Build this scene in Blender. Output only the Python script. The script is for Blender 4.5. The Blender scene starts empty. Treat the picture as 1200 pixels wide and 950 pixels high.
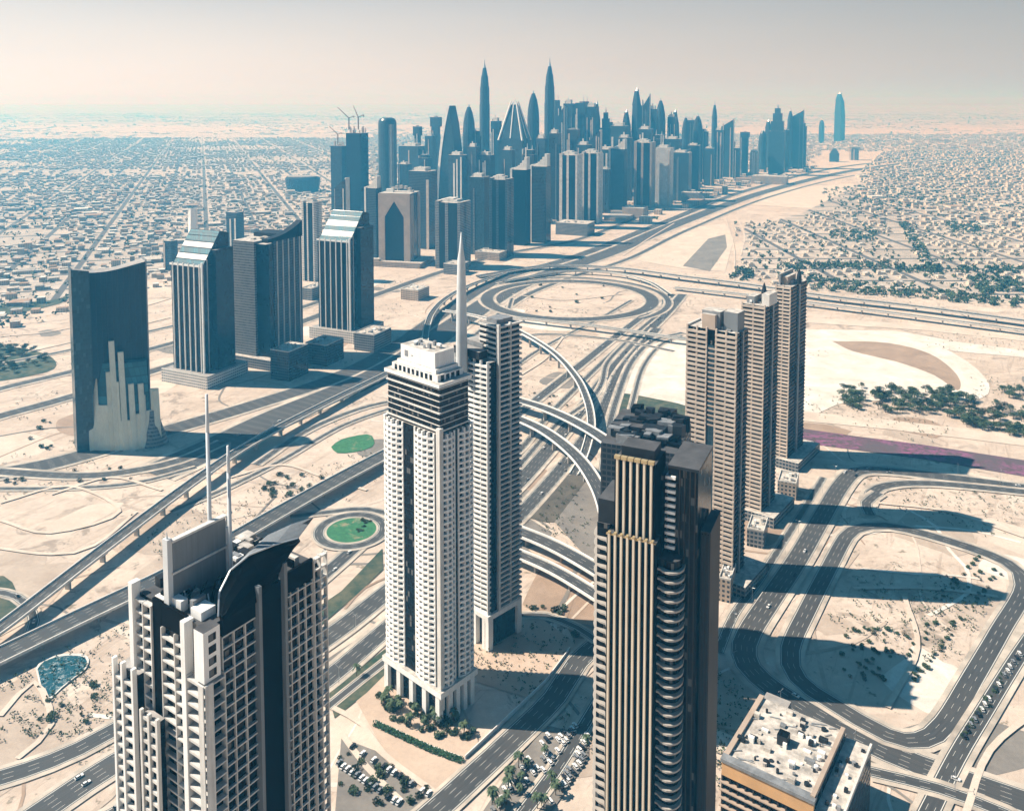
import bpy, math, random
import numpy as np
from mathutils import Vector, kdtree

R = math.radians
random.seed(11)
rng = np.random.default_rng(11)

# ------------------------------------------------------------------ camera, sky, sun, exposure
sc = bpy.context.scene
col = sc.collection
CAM_H, F_PX, PITCH, Y_HOR = 360.0, 1000.0, R(4.0), 118.0      # camera height, focal length and horizon row (1200 x 950 frame)
Y_PP = Y_HOR + F_PX * math.tan(PITCH)
cam_d = bpy.data.cameras.new('camera')
cam_d.sensor_fit = 'HORIZONTAL'
cam_d.sensor_width = 36.0
cam_d.lens = 36.0 * F_PX / 1200.0
cam_d.shift_y = -(475.0 - Y_PP) / 1200.0
cam_d.clip_start = 1.0
cam_d.clip_end = 250000.0
cam = bpy.data.objects.new('camera', cam_d)
col.objects.link(cam)
cam.location = (0, 0, CAM_H)
cam.rotation_euler = (math.pi / 2 - PITCH, 0, 0)
sc.camera = cam

SUN = Vector((-0.682, 0.07, 0.728)).normalized()              # towards the sun
SUN_EL = math.asin(SUN.z)
SUN_AZ = math.atan2(SUN.x, SUN.y)                              # clockwise from +Y
world = bpy.data.worlds.new('World')
sc.world = world
world.use_nodes = True
wn = world.node_tree.nodes
wl = world.node_tree.links
sky = wn.new('ShaderNodeTexSky')
sky.sky_type = 'NISHITA'
sky.sun_disc = False
sky.sun_elevation = SUN_EL
sky.sun_rotation = SUN_AZ
sky.altitude = 300
sky.air_density = 1.0
sky.dust_density = 1.5
sky.ozone_density = 1.0
SKY_TINT, DUST_COLOR, DUST_SKY, WORLD_STRENGTH = (0.30, 0.84, 1.12), (1.0, 0.868, 0.785), 18.0, 0.04


def build_world():
    """clear sky plus the pale dust layer that lies along the horizon, brighter on the side of the sun"""
    def n(kind, **kw):
        q = wn.new(kind)
        for k, v in kw.items():
            setattr(q, k, v)
        return q

    def mth(op, a, b):
        q = n('ShaderNodeMath', operation=op)
        for i, v in enumerate((a, b)):
            if isinstance(v, (int, float)):
                q.inputs[i].default_value = v
            else:
                wl.new(v, q.inputs[i])
        return q.outputs[0]

    def vec(op, a, b):
        q = n('ShaderNodeVectorMath', operation=op)
        for i, v in enumerate((a, b)):
            if isinstance(v, tuple):
                q.inputs[i].default_value = v
            else:
                wl.new(v, q.inputs[i])
        return q
    d = n('ShaderNodeTexCoord').outputs['Generated']
    sep = n('ShaderNodeSeparateXYZ')
    wl.new(d, sep.inputs[0])
    el = mth('MAXIMUM', sep.outputs[2], 0.0)
    layer = mth('POWER', 2.718, mth('MULTIPLY', mth('MULTIPLY', el, el), -30.0))
    side = mth('ADD', 0.655, mth('MULTIPLY', vec('DOT_PRODUCT', d, (SUN.x / math.hypot(SUN.x, SUN.y), SUN.y / math.hypot(SUN.x, SUN.y), 0.0)).outputs['Value'], 0.40))
    drift = n('ShaderNodeTexNoise')
    drift.inputs['Scale'].default_value = 2.2
    drift.inputs['Detail'].default_value = 4.0
    sq = vec('MULTIPLY', d, (1.0, 1.0, 7.0)).outputs[0]
    wl.new(sq, drift.inputs['Vector'])
    uneven = mth('ADD', 0.93, mth('MULTIPLY', drift.outputs[0], 0.14))
    amt = mth('MULTIPLY', mth('MULTIPLY', mth('MULTIPLY', layer, side), uneven), DUST_SKY)
    dust = n('ShaderNodeVectorMath', operation='SCALE')
    dust.inputs[0].default_value = DUST_COLOR
    wl.new(amt, dust.inputs['Scale'])
    clear = n('ShaderNodeVectorMath', operation='SCALE')
    wl.new(vec('MULTIPLY', sky.outputs[0], SKY_TINT).outputs[0], clear.inputs[0])
    wl.new(mth('SUBTRACT', 1.0, mth('MULTIPLY', layer, 0.9)), clear.inputs['Scale'])
    tinted = clear.outputs[0]
    wl.new(vec('ADD', tinted, dust.outputs[0]).outputs[0], wn['Background'].inputs[0])
    wn['Background'].inputs[1].default_value = WORLD_STRENGTH


build_world()

sun_d = bpy.data.lights.new('sun', 'SUN')
sun_d.energy = 5.0
sun_d.angle = R(0.5)
sun_d.color = (1.0, 0.95, 0.88)
sun = bpy.data.objects.new('sun', sun_d)
col.objects.link(sun)
sun.rotation_euler = SUN.to_track_quat('Z', 'Y').to_euler()
sun.location = SUN * 3000

vs = sc.view_settings
vs.view_transform = 'Standard'
vs.look = 'None'
vs.gamma = 1.0
vs.use_curve_mapping = False
vs.exposure = 0.70
cy = sc.cycles
cy.max_bounces = 6
cy.diffuse_bounces = 2
cy.glossy_bounces = 2
cy.transmission_bounces = 2
cy.volume_bounces = 1
cy.caustics_reflective = False
cy.caustics_refractive = False
cy.use_denoising = True

HAZE_DENSITY, HAZE_COLOR, HAZE_ABSORB = 2.7e-4, (0.044, 0.275, 0.51), (0.970, 0.775, 0.37)

# ------------------------------------------------------------------ pixel <-> place (1200 x 950 survey of the view)
CP, SP = math.cos(PITCH), math.sin(PITCH)


def ray(px, py):
    xc, yc = (px - 600.0) / F_PX, -(py - Y_PP) / F_PX
    return Vector((xc, CP + yc * SP, -SP + yc * CP))


def at(px, py, z=0.0):
    d = ray(px, py)
    t = (z - CAM_H) / d.z
    return Vector((d.x * t, d.y * t, z))


def at_y(px, py, Y):
    d = ray(px, py)
    t = Y / d.y
    return Vector((d.x * t, Y, CAM_H + d.z * t))


def zat(P, py):
    d = ray(600, py)
    return CAM_H + d.z * P.y / d.y


# ------------------------------------------------------------------ node material helpers
class NT:
    def __init__(s, name):
        s.m = bpy.data.materials.new(name)
        s.m.use_nodes = True
        s.n = s.m.node_tree.nodes
        s.l = s.m.node_tree.links
        s.p = s.n['Principled BSDF']

    def link(s, a, b):
        s.l.new(a, b)

    def val(s, sock, v):
        if hasattr(v, 'is_linked') or isinstance(v, bpy.types.NodeSocket):
            s.l.new(v, sock)
        else:
            sock.default_value = v

    def math(s, op, a, b=0.0, c=None, clamp=False):
        n = s.n.new('ShaderNodeMath')
        n.operation = op
        n.use_clamp = clamp
        s.val(n.inputs[0], a)
        s.val(n.inputs[1], b)
        if c is not None:
            s.val(n.inputs[2], c)
        return n.outputs[0]

    def mix(s, fac, a, b):
        n = s.n.new('ShaderNodeMix')
        n.data_type = 'RGBA'
        s.val(n.inputs[0], fac)
        for sock, v in ((n.inputs[6], a), (n.inputs[7], b)):
            if isinstance(v, tuple):
                sock.default_value = (v[0], v[1], v[2], 1.0)
            else:
                s.l.new(v, sock)
        return n.outputs[2]

    def noise(s, vec, scale, detail=3.0, rough=0.55, dist=0.0):
        n = s.n.new('ShaderNodeTexNoise')
        n.inputs['Scale'].default_value = scale
        n.inputs['Detail'].default_value = detail
        n.inputs['Roughness'].default_value = rough
        n.inputs['Distortion'].default_value = dist
        if vec is not None:
            s.l.new(vec, n.inputs['Vector'])
        return n.outputs[0]

    def ramp(s, fac, lo, hi):
        n = s.n.new('ShaderNodeMapRange')
        n.clamp = True
        s.val(n.inputs[0], fac)
        n.inputs[1].default_value = lo
        n.inputs[2].default_value = hi
        return n.outputs[0]

    def obj(s):
        return s.n.new('ShaderNodeTexCoord').outputs['Object']

    def pos(s):
        return s.n.new('ShaderNodeNewGeometry').outputs['Position']

    def sep(s, v):
        n = s.n.new('ShaderNodeSeparateXYZ')
        s.l.new(v, n.inputs[0])
        return n.outputs

    def comb(s, x, y, z):
        n = s.n.new('ShaderNodeCombineXYZ')
        for i, v in enumerate((x, y, z)):
            s.val(n.inputs[i], v)
        return n.outputs[0]

    def color(s, v):
        if isinstance(v, tuple):
            s.p.inputs['Base Color'].default_value = (v[0], v[1], v[2], 1)
        else:
            s.l.new(v, s.p.inputs['Base Color'])

    def rough(s, v):
        s.val(s.p.inputs['Roughness'], v)

    def bump(s, h, strength=0.3, dist=1.0):
        n = s.n.new('ShaderNodeBump')
        n.inputs['Strength'].default_value = strength
        n.inputs['Distance'].default_value = dist
        s.l.new(h, n.inputs['Height'])
        s.l.new(n.outputs[0], s.p.inputs['Normal'])


MAT = {}


def plain(name, c, rough=0.7, var=0.25, scale=0.15, metallic=0.0, spec=0.4, streak=False):
    t = NT(name)
    v = t.obj()
    n = t.noise(v, scale, 4, 0.6)
    f = t.ramp(n, 0.3, 0.7)
    if streak:
        x, y, z = t.sep(v)
        st = t.ramp(t.noise(t.comb(t.math('MULTIPLY', x, .9), t.math('MULTIPLY', y, .9), t.math('MULTIPLY', z, .04)), 1.0, 4, .7), .35, .7)
        f = t.math('MULTIPLY', t.math('ADD', f, st), .5)
    t.color(t.mix(f, tuple(x * (1 - var) for x in c), tuple(min(1, x * (1 + var * .6)) for x in c)))
    t.rough(rough)
    t.p.inputs['Metallic'].default_value = metallic
    t.p.inputs['Specular IOR Level'].default_value = spec
    MAT[name] = t.m
    return t.m


def glass(name, c, rough=0.12, fh=3.6, cw=1.6, line=(0.05, 0.06, 0.07), spec=0.5, blinds=0.0):
    """dark curtain glazing with thin mullions and panes that differ a little"""
    t = NT(name)
    x, y, z = t.sep(t.obj())
    u = t.math('ADD', x, y)
    fz = t.math('FRACT', t.math('DIVIDE', z, fh))
    fx = t.math('FRACT', t.math('DIVIDE', u, cw))
    wn_ = t.n.new('ShaderNodeTexWhiteNoise')
    wn_.noise_dimensions = '3D'
    t.link(t.comb(t.math('FLOOR', t.math('DIVIDE', u, cw)), t.math('FLOOR', t.math('DIVIDE', z, fh)), 0.0), wn_.inputs['Vector'])
    rnd = wn_.outputs[0]
    lines = t.math('MAXIMUM', t.math('LESS_THAN', fz, 0.14), t.math('LESS_THAN', fx, 0.10))
    base = t.mix(rnd, tuple(v * .6 for v in c), tuple(v * 1.5 for v in c))
    blind = t.math('GREATER_THAN', rnd, .90)
    base = t.mix(t.math('MULTIPLY', blind, blinds), base, (0.16, 0.155, 0.145))
    t.color(t.mix(lines, base, line))
    t.rough(t.math('ADD', rough, t.math('MULTIPLY', rnd, 0.08)))
    t.p.inputs['Specular IOR Level'].default_value = spec
    MAT[name] = t.m
    return t.m


def facade(name, wall, gl, fh=3.6, cw=3.2, fz=0.55, fx=0.7, glass_r=0.15, var=0.2):
    """masonry with a grid of window openings; coordinates are the tower's own metres"""
    t = NT(name)
    ob = t.obj()
    x, y, z = t.sep(ob)
    u = t.math('ADD', x, y)
    inz = t.math('LESS_THAN', t.math('FRACT', t.math('DIVIDE', z, fh)), fz)
    inx = t.math('LESS_THAN', t.math('FRACT', t.math('DIVIDE', u, cw)), fx)
    nz = t.sep(t.n.new('ShaderNodeNewGeometry').outputs['Normal'])[2]
    vert = t.math('LESS_THAN', t.math('ABSOLUTE', nz), 0.6)
    win = t.math('MULTIPLY', t.math('MULTIPLY', inz, inx), vert)
    wn_ = t.n.new('ShaderNodeTexWhiteNoise')
    t.link(t.comb(t.math('FLOOR', t.math('DIVIDE', u, cw)), t.math('FLOOR', t.math('DIVIDE', z, fh)), 0.0), wn_.inputs['Vector'])
    n = t.ramp(t.noise(ob, 0.06, 4, .6), .3, .7)
    wc = t.mix(n, tuple(v * (1 - var) for v in wall), tuple(v * (1 + var * .5) for v in wall))
    gc = t.mix(wn_.outputs[0], tuple(v * .5 for v in gl), tuple(v * 1.8 for v in gl))
    t.color(t.mix(win, wc, gc))
    t.rough(t.math('SUBTRACT', 0.75, t.math('MULTIPLY', win, 0.75 - glass_r)))
    t.p.inputs['Specular IOR Level'].default_value = .25
    MAT[name] = t.m
    return t.m


def make_materials():
    # ground: sand with large drifts, tracks and scrub stains
    t = NT('sand')
    p = t.pos()
    big = t.ramp(t.noise(p, 0.0016, 4, .6, .4), .35, .68)
    mid = t.ramp(t.noise(p, 0.012, 5, .65, .8), .35, .7)
    fine = t.ramp(t.noise(p, 0.16, 4, .7), .3, .75)
    x, y, z = t.sep(p)
    stretch = t.comb(t.math('MULTIPLY', x, .25), y, 0.0)
    trk = t.ramp(t.noise(stretch, 0.03, 3, .6, 1.6), .52, .62)
    c = t.mix(big, (0.56, 0.465, 0.385), (0.70, 0.61, 0.525))
    c = t.mix(t.math('MULTIPLY', mid, .6), c, (0.37, 0.285, 0.22))
    pat = t.math('MULTIPLY', t.ramp(t.noise(p, .022, 6, .72, 1.2), .55, .61), t.ramp(t.noise(p, .004, 3, .6), .42, .56))
    c = t.mix(t.math('MULTIPLY', pat, .75), c, (0.22, 0.18, 0.145))
    wht = t.math('MULTIPLY', t.ramp(t.noise(p, .017, 5, .7, .8), .56, .66), t.ramp(t.noise(t.comb(y, x, 5.0), .003, 3, .6), .45, .6))
    c = t.mix(t.math('MULTIPLY', wht, .7), c, (0.74, 0.66, 0.57))
    c = t.mix(t.math('MULTIPLY', trk, .5), c, (0.70, 0.58, 0.48))
    tyre = t.ramp(t.noise(t.comb(t.math('ADD', t.math('MULTIPLY', x, .6), t.math('MULTIPLY', y, -.35)), t.math('MULTIPLY', t.math('ADD', x, y), .05), 0.0), .12, 4, .7, 2.2), .56, .64)
    c = t.mix(t.math('MULTIPLY', tyre, .45), c, (0.27, 0.20, 0.15))
    c = t.mix(t.math('MULTIPLY', fine, .45), c, (0.31, 0.23, 0.17))
    scrub = t.math('MULTIPLY', t.ramp(t.noise(p, 0.09, 3, .75), .60, .66), t.ramp(t.noise(p, 0.006, 2), .44, .58))
    c = t.mix(t.math('MULTIPLY', scrub, .75), c, (0.13, 0.115, 0.075))
    far = t.ramp(y, 9000, 16000)
    sp = t.ramp(t.noise(t.comb(x, t.math('MULTIPLY', y, .35), 0.0), 0.0022, 6, .8), .42, .58)
    c = t.mix(t.math('MULTIPLY', far, t.math('MULTIPLY', sp, .75)), c, (0.14, 0.125, 0.11))
    t.color(c)
    t.rough(.95)
    t.bump(t.noise(p, .25, 4, .7), .35, .6)
    MAT['sand'] = t.m

    for nm, a, b in (('graded_sand', (0.36, 0.285, 0.225), (0.54, 0.45, 0.37)), ('white_sand', (0.56, 0.49, 0.42), (0.82, 0.77, 0.70)), ('brown_sand', (0.27, 0.19, 0.135), (0.42, 0.31, 0.23)),
                     ('pale_track', (0.52, 0.43, 0.35), (0.68, 0.59, 0.50)), ('paved_court', (0.46, 0.35, 0.27), (0.56, 0.44, 0.345)),
                     ('dark_soil', (0.05, 0.048, 0.042), (0.15, 0.13, 0.10)), ('grey_gravel', (0.16, 0.145, 0.13), (0.27, 0.245, 0.215))):
        t = NT(nm)
        p = t.pos()
        f = t.ramp(t.noise(p, .03, 6, .7, .5), .32, .68)
        f2 = t.ramp(t.noise(p, .35, 4, .7), .3, .75)
        t.color(t.mix(t.math('MULTIPLY', f2, .3), t.mix(f, a, b), tuple(v * .6 for v in a)))
        t.rough(.95)
        MAT[nm] = t.m

    for nm, ang, su, sv in (('suburb_ground', R(20), 132.0, 150.0), ('villa_ground', 0.0, 162.0, 120.0)):
        t = NT(nm)
        x, y, z = t.sep(t.pos())
        u = t.math('ADD', t.math('MULTIPLY', x, math.cos(ang)), t.math('MULTIPLY', y, math.sin(ang)))
        v = t.math('SUBTRACT', t.math('MULTIPLY', y, math.cos(ang)), t.math('MULTIPLY', x, math.sin(ang)))
        st = t.math('MAXIMUM', t.math('LESS_THAN', t.math('FRACT', t.math('DIVIDE', u, su)), 13.0 / su), t.math('LESS_THAN', t.math('FRACT', t.math('DIVIDE', v, sv)), 13.0 / sv))
        p = t.pos()
        c = t.mix(t.ramp(t.noise(p, .02, 6, .75), .35, .65), (0.33, 0.28, 0.235), (0.60, 0.52, 0.445))
        big = t.ramp(t.noise(p, .0012, 3, .6), .42, .6)
        c = t.mix(t.math('MULTIPLY', big, .4), c, (0.27, 0.235, 0.20))
        c = t.mix(st, c, (0.105, 0.10, 0.095))
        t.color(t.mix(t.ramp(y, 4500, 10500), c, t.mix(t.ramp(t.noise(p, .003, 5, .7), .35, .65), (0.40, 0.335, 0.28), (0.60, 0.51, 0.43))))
        t.rough(.95)
        MAT[nm] = t.m
    t = NT('lawn')
    p = t.pos()
    t.color(t.mix(t.ramp(t.noise(p, .055, 6, .75, .6), .56, .68), t.mix(t.ramp(t.noise(p, .25, 5, .7), .35, .7), (0.022, 0.11, 0.045), (0.05, 0.20, 0.085)), (0.26, 0.23, 0.14)))
    t.rough(.95)
    MAT['lawn'] = t.m
    t = NT('verge')
    p = t.pos()
    t.color(t.mix(t.ramp(t.noise(p, .06, 6, .75), .38, .66), (0.012, 0.045, 0.028), (0.12, 0.115, 0.07)))
    t.rough(.95)
    MAT['verge'] = t.m
    t = NT('flowers')
    p = t.pos()
    c = t.mix(t.ramp(t.noise(p, .12, 5, .8), .42, .58), (0.07, 0.06, 0.055), (0.24, 0.085, 0.18))
    t.color(t.mix(t.ramp(t.noise(p, .02, 3), .45, .62), c, (0.10, 0.075, 0.085)))
    t.rough(.95)
    MAT['flowers'] = t.m
    t = NT('water')
    p = t.pos()
    t.color(t.mix(t.ramp(t.noise(p, .35, 5, .75, 1.0), .53, .68), (0.018, 0.075, 0.095), (0.42, 0.47, 0.47)))  # pale glints of the ripples mixed into the water colour
    t.rough(.08)
    t.bump(t.noise(p, .7, 3), .25, .3)
    MAT['water'] = t.m

    # asphalt: lanes, edge lines and worn wheel tracks from the strip's own metres
    t = NT('asphalt')
    uv = t.n.new('ShaderNodeUVMap')
    uv.uv_map = 'UVMap'
    u, v, _ = t.sep(uv.outputs[0])
    uw = t.n.new('ShaderNodeUVMap')
    uw.uv_map = 'Edge'
    ed = t.sep(uw.outputs[0])[0]
    lane = t.math('LESS_THAN', t.math('ABSOLUTE', t.math('SUBTRACT', t.math('FRACT', t.math('DIVIDE', u, 3.6)), .5)), .022)
    dash = t.math('LESS_THAN', t.math('FRACT', t.math('DIVIDE', v, 12.0)), .42)
    edge = t.math('MULTIPLY', t.math('GREATER_THAN', ed, .55), t.math('LESS_THAN', ed, .95))
    inner = t.math('GREATER_THAN', ed, 1.6)
    mark = t.math('MAXIMUM', edge, t.math('MULTIPLY', t.math('MULTIPLY', lane, dash), inner))
    p = t.pos()
    wear = t.ramp(t.noise(t.comb(t.math('MULTIPLY', u, .8), t.math('MULTIPLY', v, .02), 0.0), 1.0, 4, .65), .3, .7)
    blot = t.ramp(t.noise(p, .02, 4, .6), .35, .65)
    c = t.mix(wear, (0.034, 0.036, 0.038), (0.062, 0.062, 0.062))
    c = t.mix(t.math('MULTIPLY', blot, .5), c, (0.085, 0.08, 0.073))
    t.color(t.mix(mark, c, (0.62, 0.62, 0.58)))
    t.rough(.85)
    MAT['asphalt'] = t.m

    plain('concrete', (0.40, 0.365, 0.325), .85, .25, .1)
    plain('kerb', (0.50, 0.44, 0.37), .9, .42, .05)
    plain('pale_concrete', (0.64, 0.62, 0.58), .75, .32, .08, 0, .3, True)
    plain('white_wall', (0.82, 0.81, 0.78), .65, .20, .08, 0, .3, True)
    plain('cream_panel', (0.66, 0.66, 0.54), .6, .2, .05, 0, .3, True)
    plain('beige_stone', (0.42, 0.33, 0.26), .75, .18, .08)
    plain('roof_grey', (0.33, 0.31, 0.29), .85, .35, .12)
    plain('roof_tan', (0.36, 0.25, 0.18), .9, .3, .1)
    plain('roof_dark', (0.075, 0.075, 0.078), .85, .4, .15)
    plain('hedge_green', (0.035, 0.10, 0.045), .9, .35, .5)
    plain('roof_light', (0.52, 0.48, 0.43), .9, .5, .22, 0, .2)
    plain('plant_grey', (0.22, 0.23, 0.24), .6, .35, .3)
    plain('steel', (0.50, 0.52, 0.53), .4, .12, .1, .6)
    plain('mast_paint', (0.58, 0.60, 0.60), .5, .12, .1)
    plain('screen_panel', (0.19, 0.205, 0.215), .6, .25, .08, 0, .2, True)
    plain('black_panel', (0.005, 0.006, 0.007), .7, .3, .1, 0, .03)
    plain('dark_metal', (0.022, 0.025, 0.029), .5, .3, .2, 0, .2)
    plain('gold_fin', (0.52, 0.40, 0.22), .42, .12, .05, .35)
    plain('warm_band', (0.50, 0.42, 0.35), .75, .22, .08)
    plain('pale_fin', (0.74, 0.64, 0.50), .5, .12, .05)
    plain('sunlit_orange_stone', (0.60, 0.36, 0.17), .75, .15, .08)
    plain('brown_panel', (0.045, 0.037, 0.032), .6, .3, .05, 0, .15)
    plain('crane_paint', (0.25, 0.20, 0.16), .6, .1)
    plain('red_paint', (0.45, 0.04, 0.03), .5, .1)
    plain('car_white', (0.75, 0.75, 0.74), .25, .05)
    plain('car_dark', (0.03, 0.032, 0.038), .25, .05)
    plain('car_silver', (0.40, 0.41, 0.42), .3, .05, .2, .5)
    plain('tyre', (0.02, 0.02, 0.02), .9, .1)
    plain('trunk', (0.13, 0.09, 0.06), .9, .3, .8)
    for nm, a, b in (('foliage', (0.020, 0.045, 0.018), (0.065, 0.10, 0.040)), ('palm_leaf', (0.030, 0.060, 0.026), (0.075, 0.11, 0.05))):
        t = NT(nm)
        t.color(t.mix(t.ramp(t.noise(t.obj(), .45, 3, .6), .35, .65), a, b))
        t.rough(.8)
        MAT[nm] = t.m

    glass('glass_black', (0.004, 0.006, 0.008), .12, 3.6, 1.6, (0.012, 0.013, 0.015), .10, .7)
    glass('glass_teal', (0.012, 0.035, 0.045), .2, 3.8, 2.4, (0.02, 0.045, 0.055), .35)
    glass('glass_navy', (0.004, 0.011, 0.018), .16, 3.6, 1.8, (0.008, 0.018, 0.027), .2)
    glass('glass_blue', (0.020, 0.045, 0.062), .3, 3.6, 2.4, (0.05, 0.06, 0.07), .25)
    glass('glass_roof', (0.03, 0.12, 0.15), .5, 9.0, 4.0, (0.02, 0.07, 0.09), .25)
    facade('fac_grey', (0.24, 0.235, 0.23), (0.02, 0.035, 0.05), 3.6, 3.2, .6, .75)
    facade('fac_grey_flat', (0.20, 0.20, 0.195), (0.05, 0.06, 0.07), 3.6, 2.2, .5, .8)
    facade('fac_dark', (0.05, 0.054, 0.058), (0.006, 0.012, 0.018), 3.6, 3.0, .65, .8)
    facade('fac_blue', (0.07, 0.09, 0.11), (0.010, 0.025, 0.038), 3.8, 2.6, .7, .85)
    facade('fac_beige', (0.44, 0.36, 0.29), (0.03, 0.04, 0.05), 3.6, 3.4, .5, .55)
    facade('fac_white', (0.66, 0.63, 0.59), (0.05, 0.07, 0.09), 3.6, 3.4, .5, .6)
    facade('fac_bands', (0.52, 0.46, 0.40), (0.02, 0.026, 0.034), 3.7, 40.0, .48, .97)
    facade('fac_bluebands', (0.21, 0.24, 0.27), (0.010, 0.020, 0.030), 3.7, 40.0, .55, .98)
    facade('villa_wall', (0.66, 0.57, 0.47), (0.05, 0.05, 0.05), 3.4, 5.0, .45, .35)
    facade('house_wall', (0.52, 0.45, 0.37), (0.05, 0.05, 0.05), 3.4, 5.0, .45, .35)


make_materials()


# ------------------------------------------------------------------ mesh builder
class MB:
    def __init__(s):
        s.v, s.f, s.m, s.mats = [], [], [], []

    def mi(s, m):
        m = MAT[m] if isinstance(m, str) else m
        if m not in s.mats:
            s.mats.append(m)
        return s.mats.index(m)

    def face(s, pts, m):
        b = len(s.v)
        s.v += [tuple(p) for p in pts]
        s.f.append(tuple(range(b, b + len(pts))))
        s.m.append(s.mi(m))

    def prism(s, poly, z0, z1, m, top=None, bottom=False):
        """poly counter-clockwise [(x,y)], z0/z1 numbers or per-vertex lists"""
        n = len(poly)
        za = z0 if isinstance(z0, (list, tuple)) else [z0] * n
        zb = z1 if isinstance(z1, (list, tuple)) else [z1] * n
        b = len(s.v)
        s.v += [(p[0], p[1], za[i]) for i, p in enumerate(poly)] + [(p[0], p[1], zb[i]) for i, p in enumerate(poly)]
        k = s.mi(m)
        for i in range(n):
            j = (i + 1) % n
            s.f.append((b + i, b + j, b + n + j, b + n + i))
            s.m.append(k)
        s.f.append(tuple(b + n + i for i in range(n)))
        s.m.append(s.mi(top) if top else k)
        if bottom:
            s.f.append(tuple(b + i for i in reversed(range(n))))
            s.m.append(k)

    def box(s, x0, x1, y0, y1, z0, z1, m, top=None, bottom=True):
        s.prism([(x0, y0), (x1, y0), (x1, y1), (x0, y1)], z0, z1, m, top, bottom)

    def rbox(s, cx, cy, w, d, z0, z1, ang, m, top=None, bottom=True):
        c, q = math.cos(ang), math.sin(ang)
        P = [(cx + c * x - q * y, cy + q * x + c * y) for x, y in ((-w / 2, -d / 2), (w / 2, -d / 2), (w / 2, d / 2), (-w / 2, d / 2))]
        s.prism(P, z0, z1, m, top, bottom)

    def tube(s, p0, p1, r0, r1, n, m, cap=True):
        p0, p1 = Vector(p0), Vector(p1)
        d = (p1 - p0).normalized()
        a = d.orthogonal().normalized()
        c = d.cross(a)
        b = len(s.v)
        for p, r in ((p0, r0), (p1, r1)):
            for i in range(n):
                t = 2 * math.pi * i / n
                s.v.append(tuple(p + (a * math.cos(t) + c * math.sin(t)) * r))
        k = s.mi(m)
        for i in range(n):
            j = (i + 1) % n
            s.f.append((b + i, b + j, b + n + j, b + n + i))
            s.m.append(k)
        if cap:
            s.f.append(tuple(b + n + i for i in range(n)))
            s.m.append(k)

    def lathe(s, prof, n, m, cx=0, cy=0, sx=1.0, sy=1.0):
        b = len(s.v)
        for r, z in prof:
            for i in range(n):
                t = 2 * math.pi * i / n
                s.v.append((cx + r * math.cos(t) * sx, cy + r * math.sin(t) * sy, z))
        k = s.mi(m)
        for q in range(len(prof) - 1):
            for i in range(n):
                j = (i + 1) % n
                s.f.append((b + q * n + i, b + q * n + j, b + (q + 1) * n + j, b + (q + 1) * n + i))
                s.m.append(k)
        q = len(prof) - 1
        s.f.append(tuple(b + q * n + i for i in range(n)))
        s.m.append(k)

    def grid(s, rows, m):
        b = len(s.v)
        w = len(rows[0])
        for r in rows:
            s.v += [tuple(p) for p in r]
        k = s.mi(m)
        for i in range(len(rows) - 1):
            for j in range(w - 1):
                s.f.append((b + i * w + j, b + i * w + j + 1, b + (i + 1) * w + j + 1, b + (i + 1) * w + j))
                s.m.append(k)

    def mesh(s, name, smooth=False):
        me = bpy.data.meshes.new(name)
        me.from_pydata(s.v, [], s.f)
        for m in s.mats:
            me.materials.append(m)
        me.polygons.foreach_set('material_index', s.m)
        if smooth:
            me.polygons.foreach_set('use_smooth', [True] * len(s.f))
        me.update()
        return me

    def build(s, name, parent=None, smooth=False):
        o = bpy.data.objects.new(name, s.mesh(name, smooth))
        col.objects.link(o)
        if parent:
            o.parent = parent
        return o


def tag(o, label=None, cat=None, group=None, kind=None):
    if label:
        o['label'] = label
    if cat:
        o['category'] = cat
    if group:
        o['group'] = group
    if kind:
        o['kind'] = kind
    return o


def thing(name, loc, rz, label, cat, group=None):
    o = bpy.data.objects.new(name, None)
    col.objects.link(o)
    o.location = loc
    o.rotation_euler = (0, 0, rz)
    o.empty_display_size = 5
    return tag(o, label, cat, group)


def copy_tree(root, loc, rz, label=None, group=None, scale=1.0):
    r = root.copy()
    col.objects.link(r)
    r.location = loc
    r.rotation_euler = (0, 0, rz)
    r.scale = (scale,) * 3
    if label:
        r['label'] = label
    if group:
        r['group'] = group
    for ch in list(root.children):
        c = ch.copy()
        col.objects.link(c)
        c.parent = r
    return r


# ------------------------------------------------------------------ the ground
def build_ground():
    def axis(a0, a1, lim_lo, lim_hi):
        v = list(np.linspace(a0, a1, 25))
        step = 300.0
        while v[-1] < lim_hi:
            v.append(min(lim_hi, v[-1] + step))
            step *= 1.6
        step = 300.0
        while v[0] > lim_lo:
            v.insert(0, max(lim_lo, v[0] - step))
            step *= 1.6
        return v
    xs = axis(-1800, 1800, -60000, 60000)
    ys = axis(-600, 4200, -4000, 75000)
    b = MB()
    b.grid([[(x, y, 0) for x in xs] for y in ys], 'sand')
    tag(b.build('ground'), 'pale desert sand plain reaching to the hazy horizon', None, None, 'structure')


build_ground()
LIFT = [0.05]
ROADPTS = []


def lift(step=0.005):
    LIFT[0] += step
    return LIFT[0]


def spline(pts, step):
    P = [Vector(p) for p in pts]
    P = [P[0] * 2 - P[1]] + P + [P[-1] * 2 - P[-2]]
    out = []
    for i in range(1, len(P) - 2):
        n = max(2, int((P[i + 1] - P[i]).length / step))
        for k in range(n):
            t = k / n
            a, b, c, d = P[i - 1], P[i], P[i + 1], P[i + 2]
            out.append(0.5 * ((2 * b) + (c - a) * t + (2 * a - 5 * b + 4 * c - d) * t * t + (3 * b - a - 3 * c + d) * t ** 3))
    out.append(P[-2])
    return out


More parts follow.
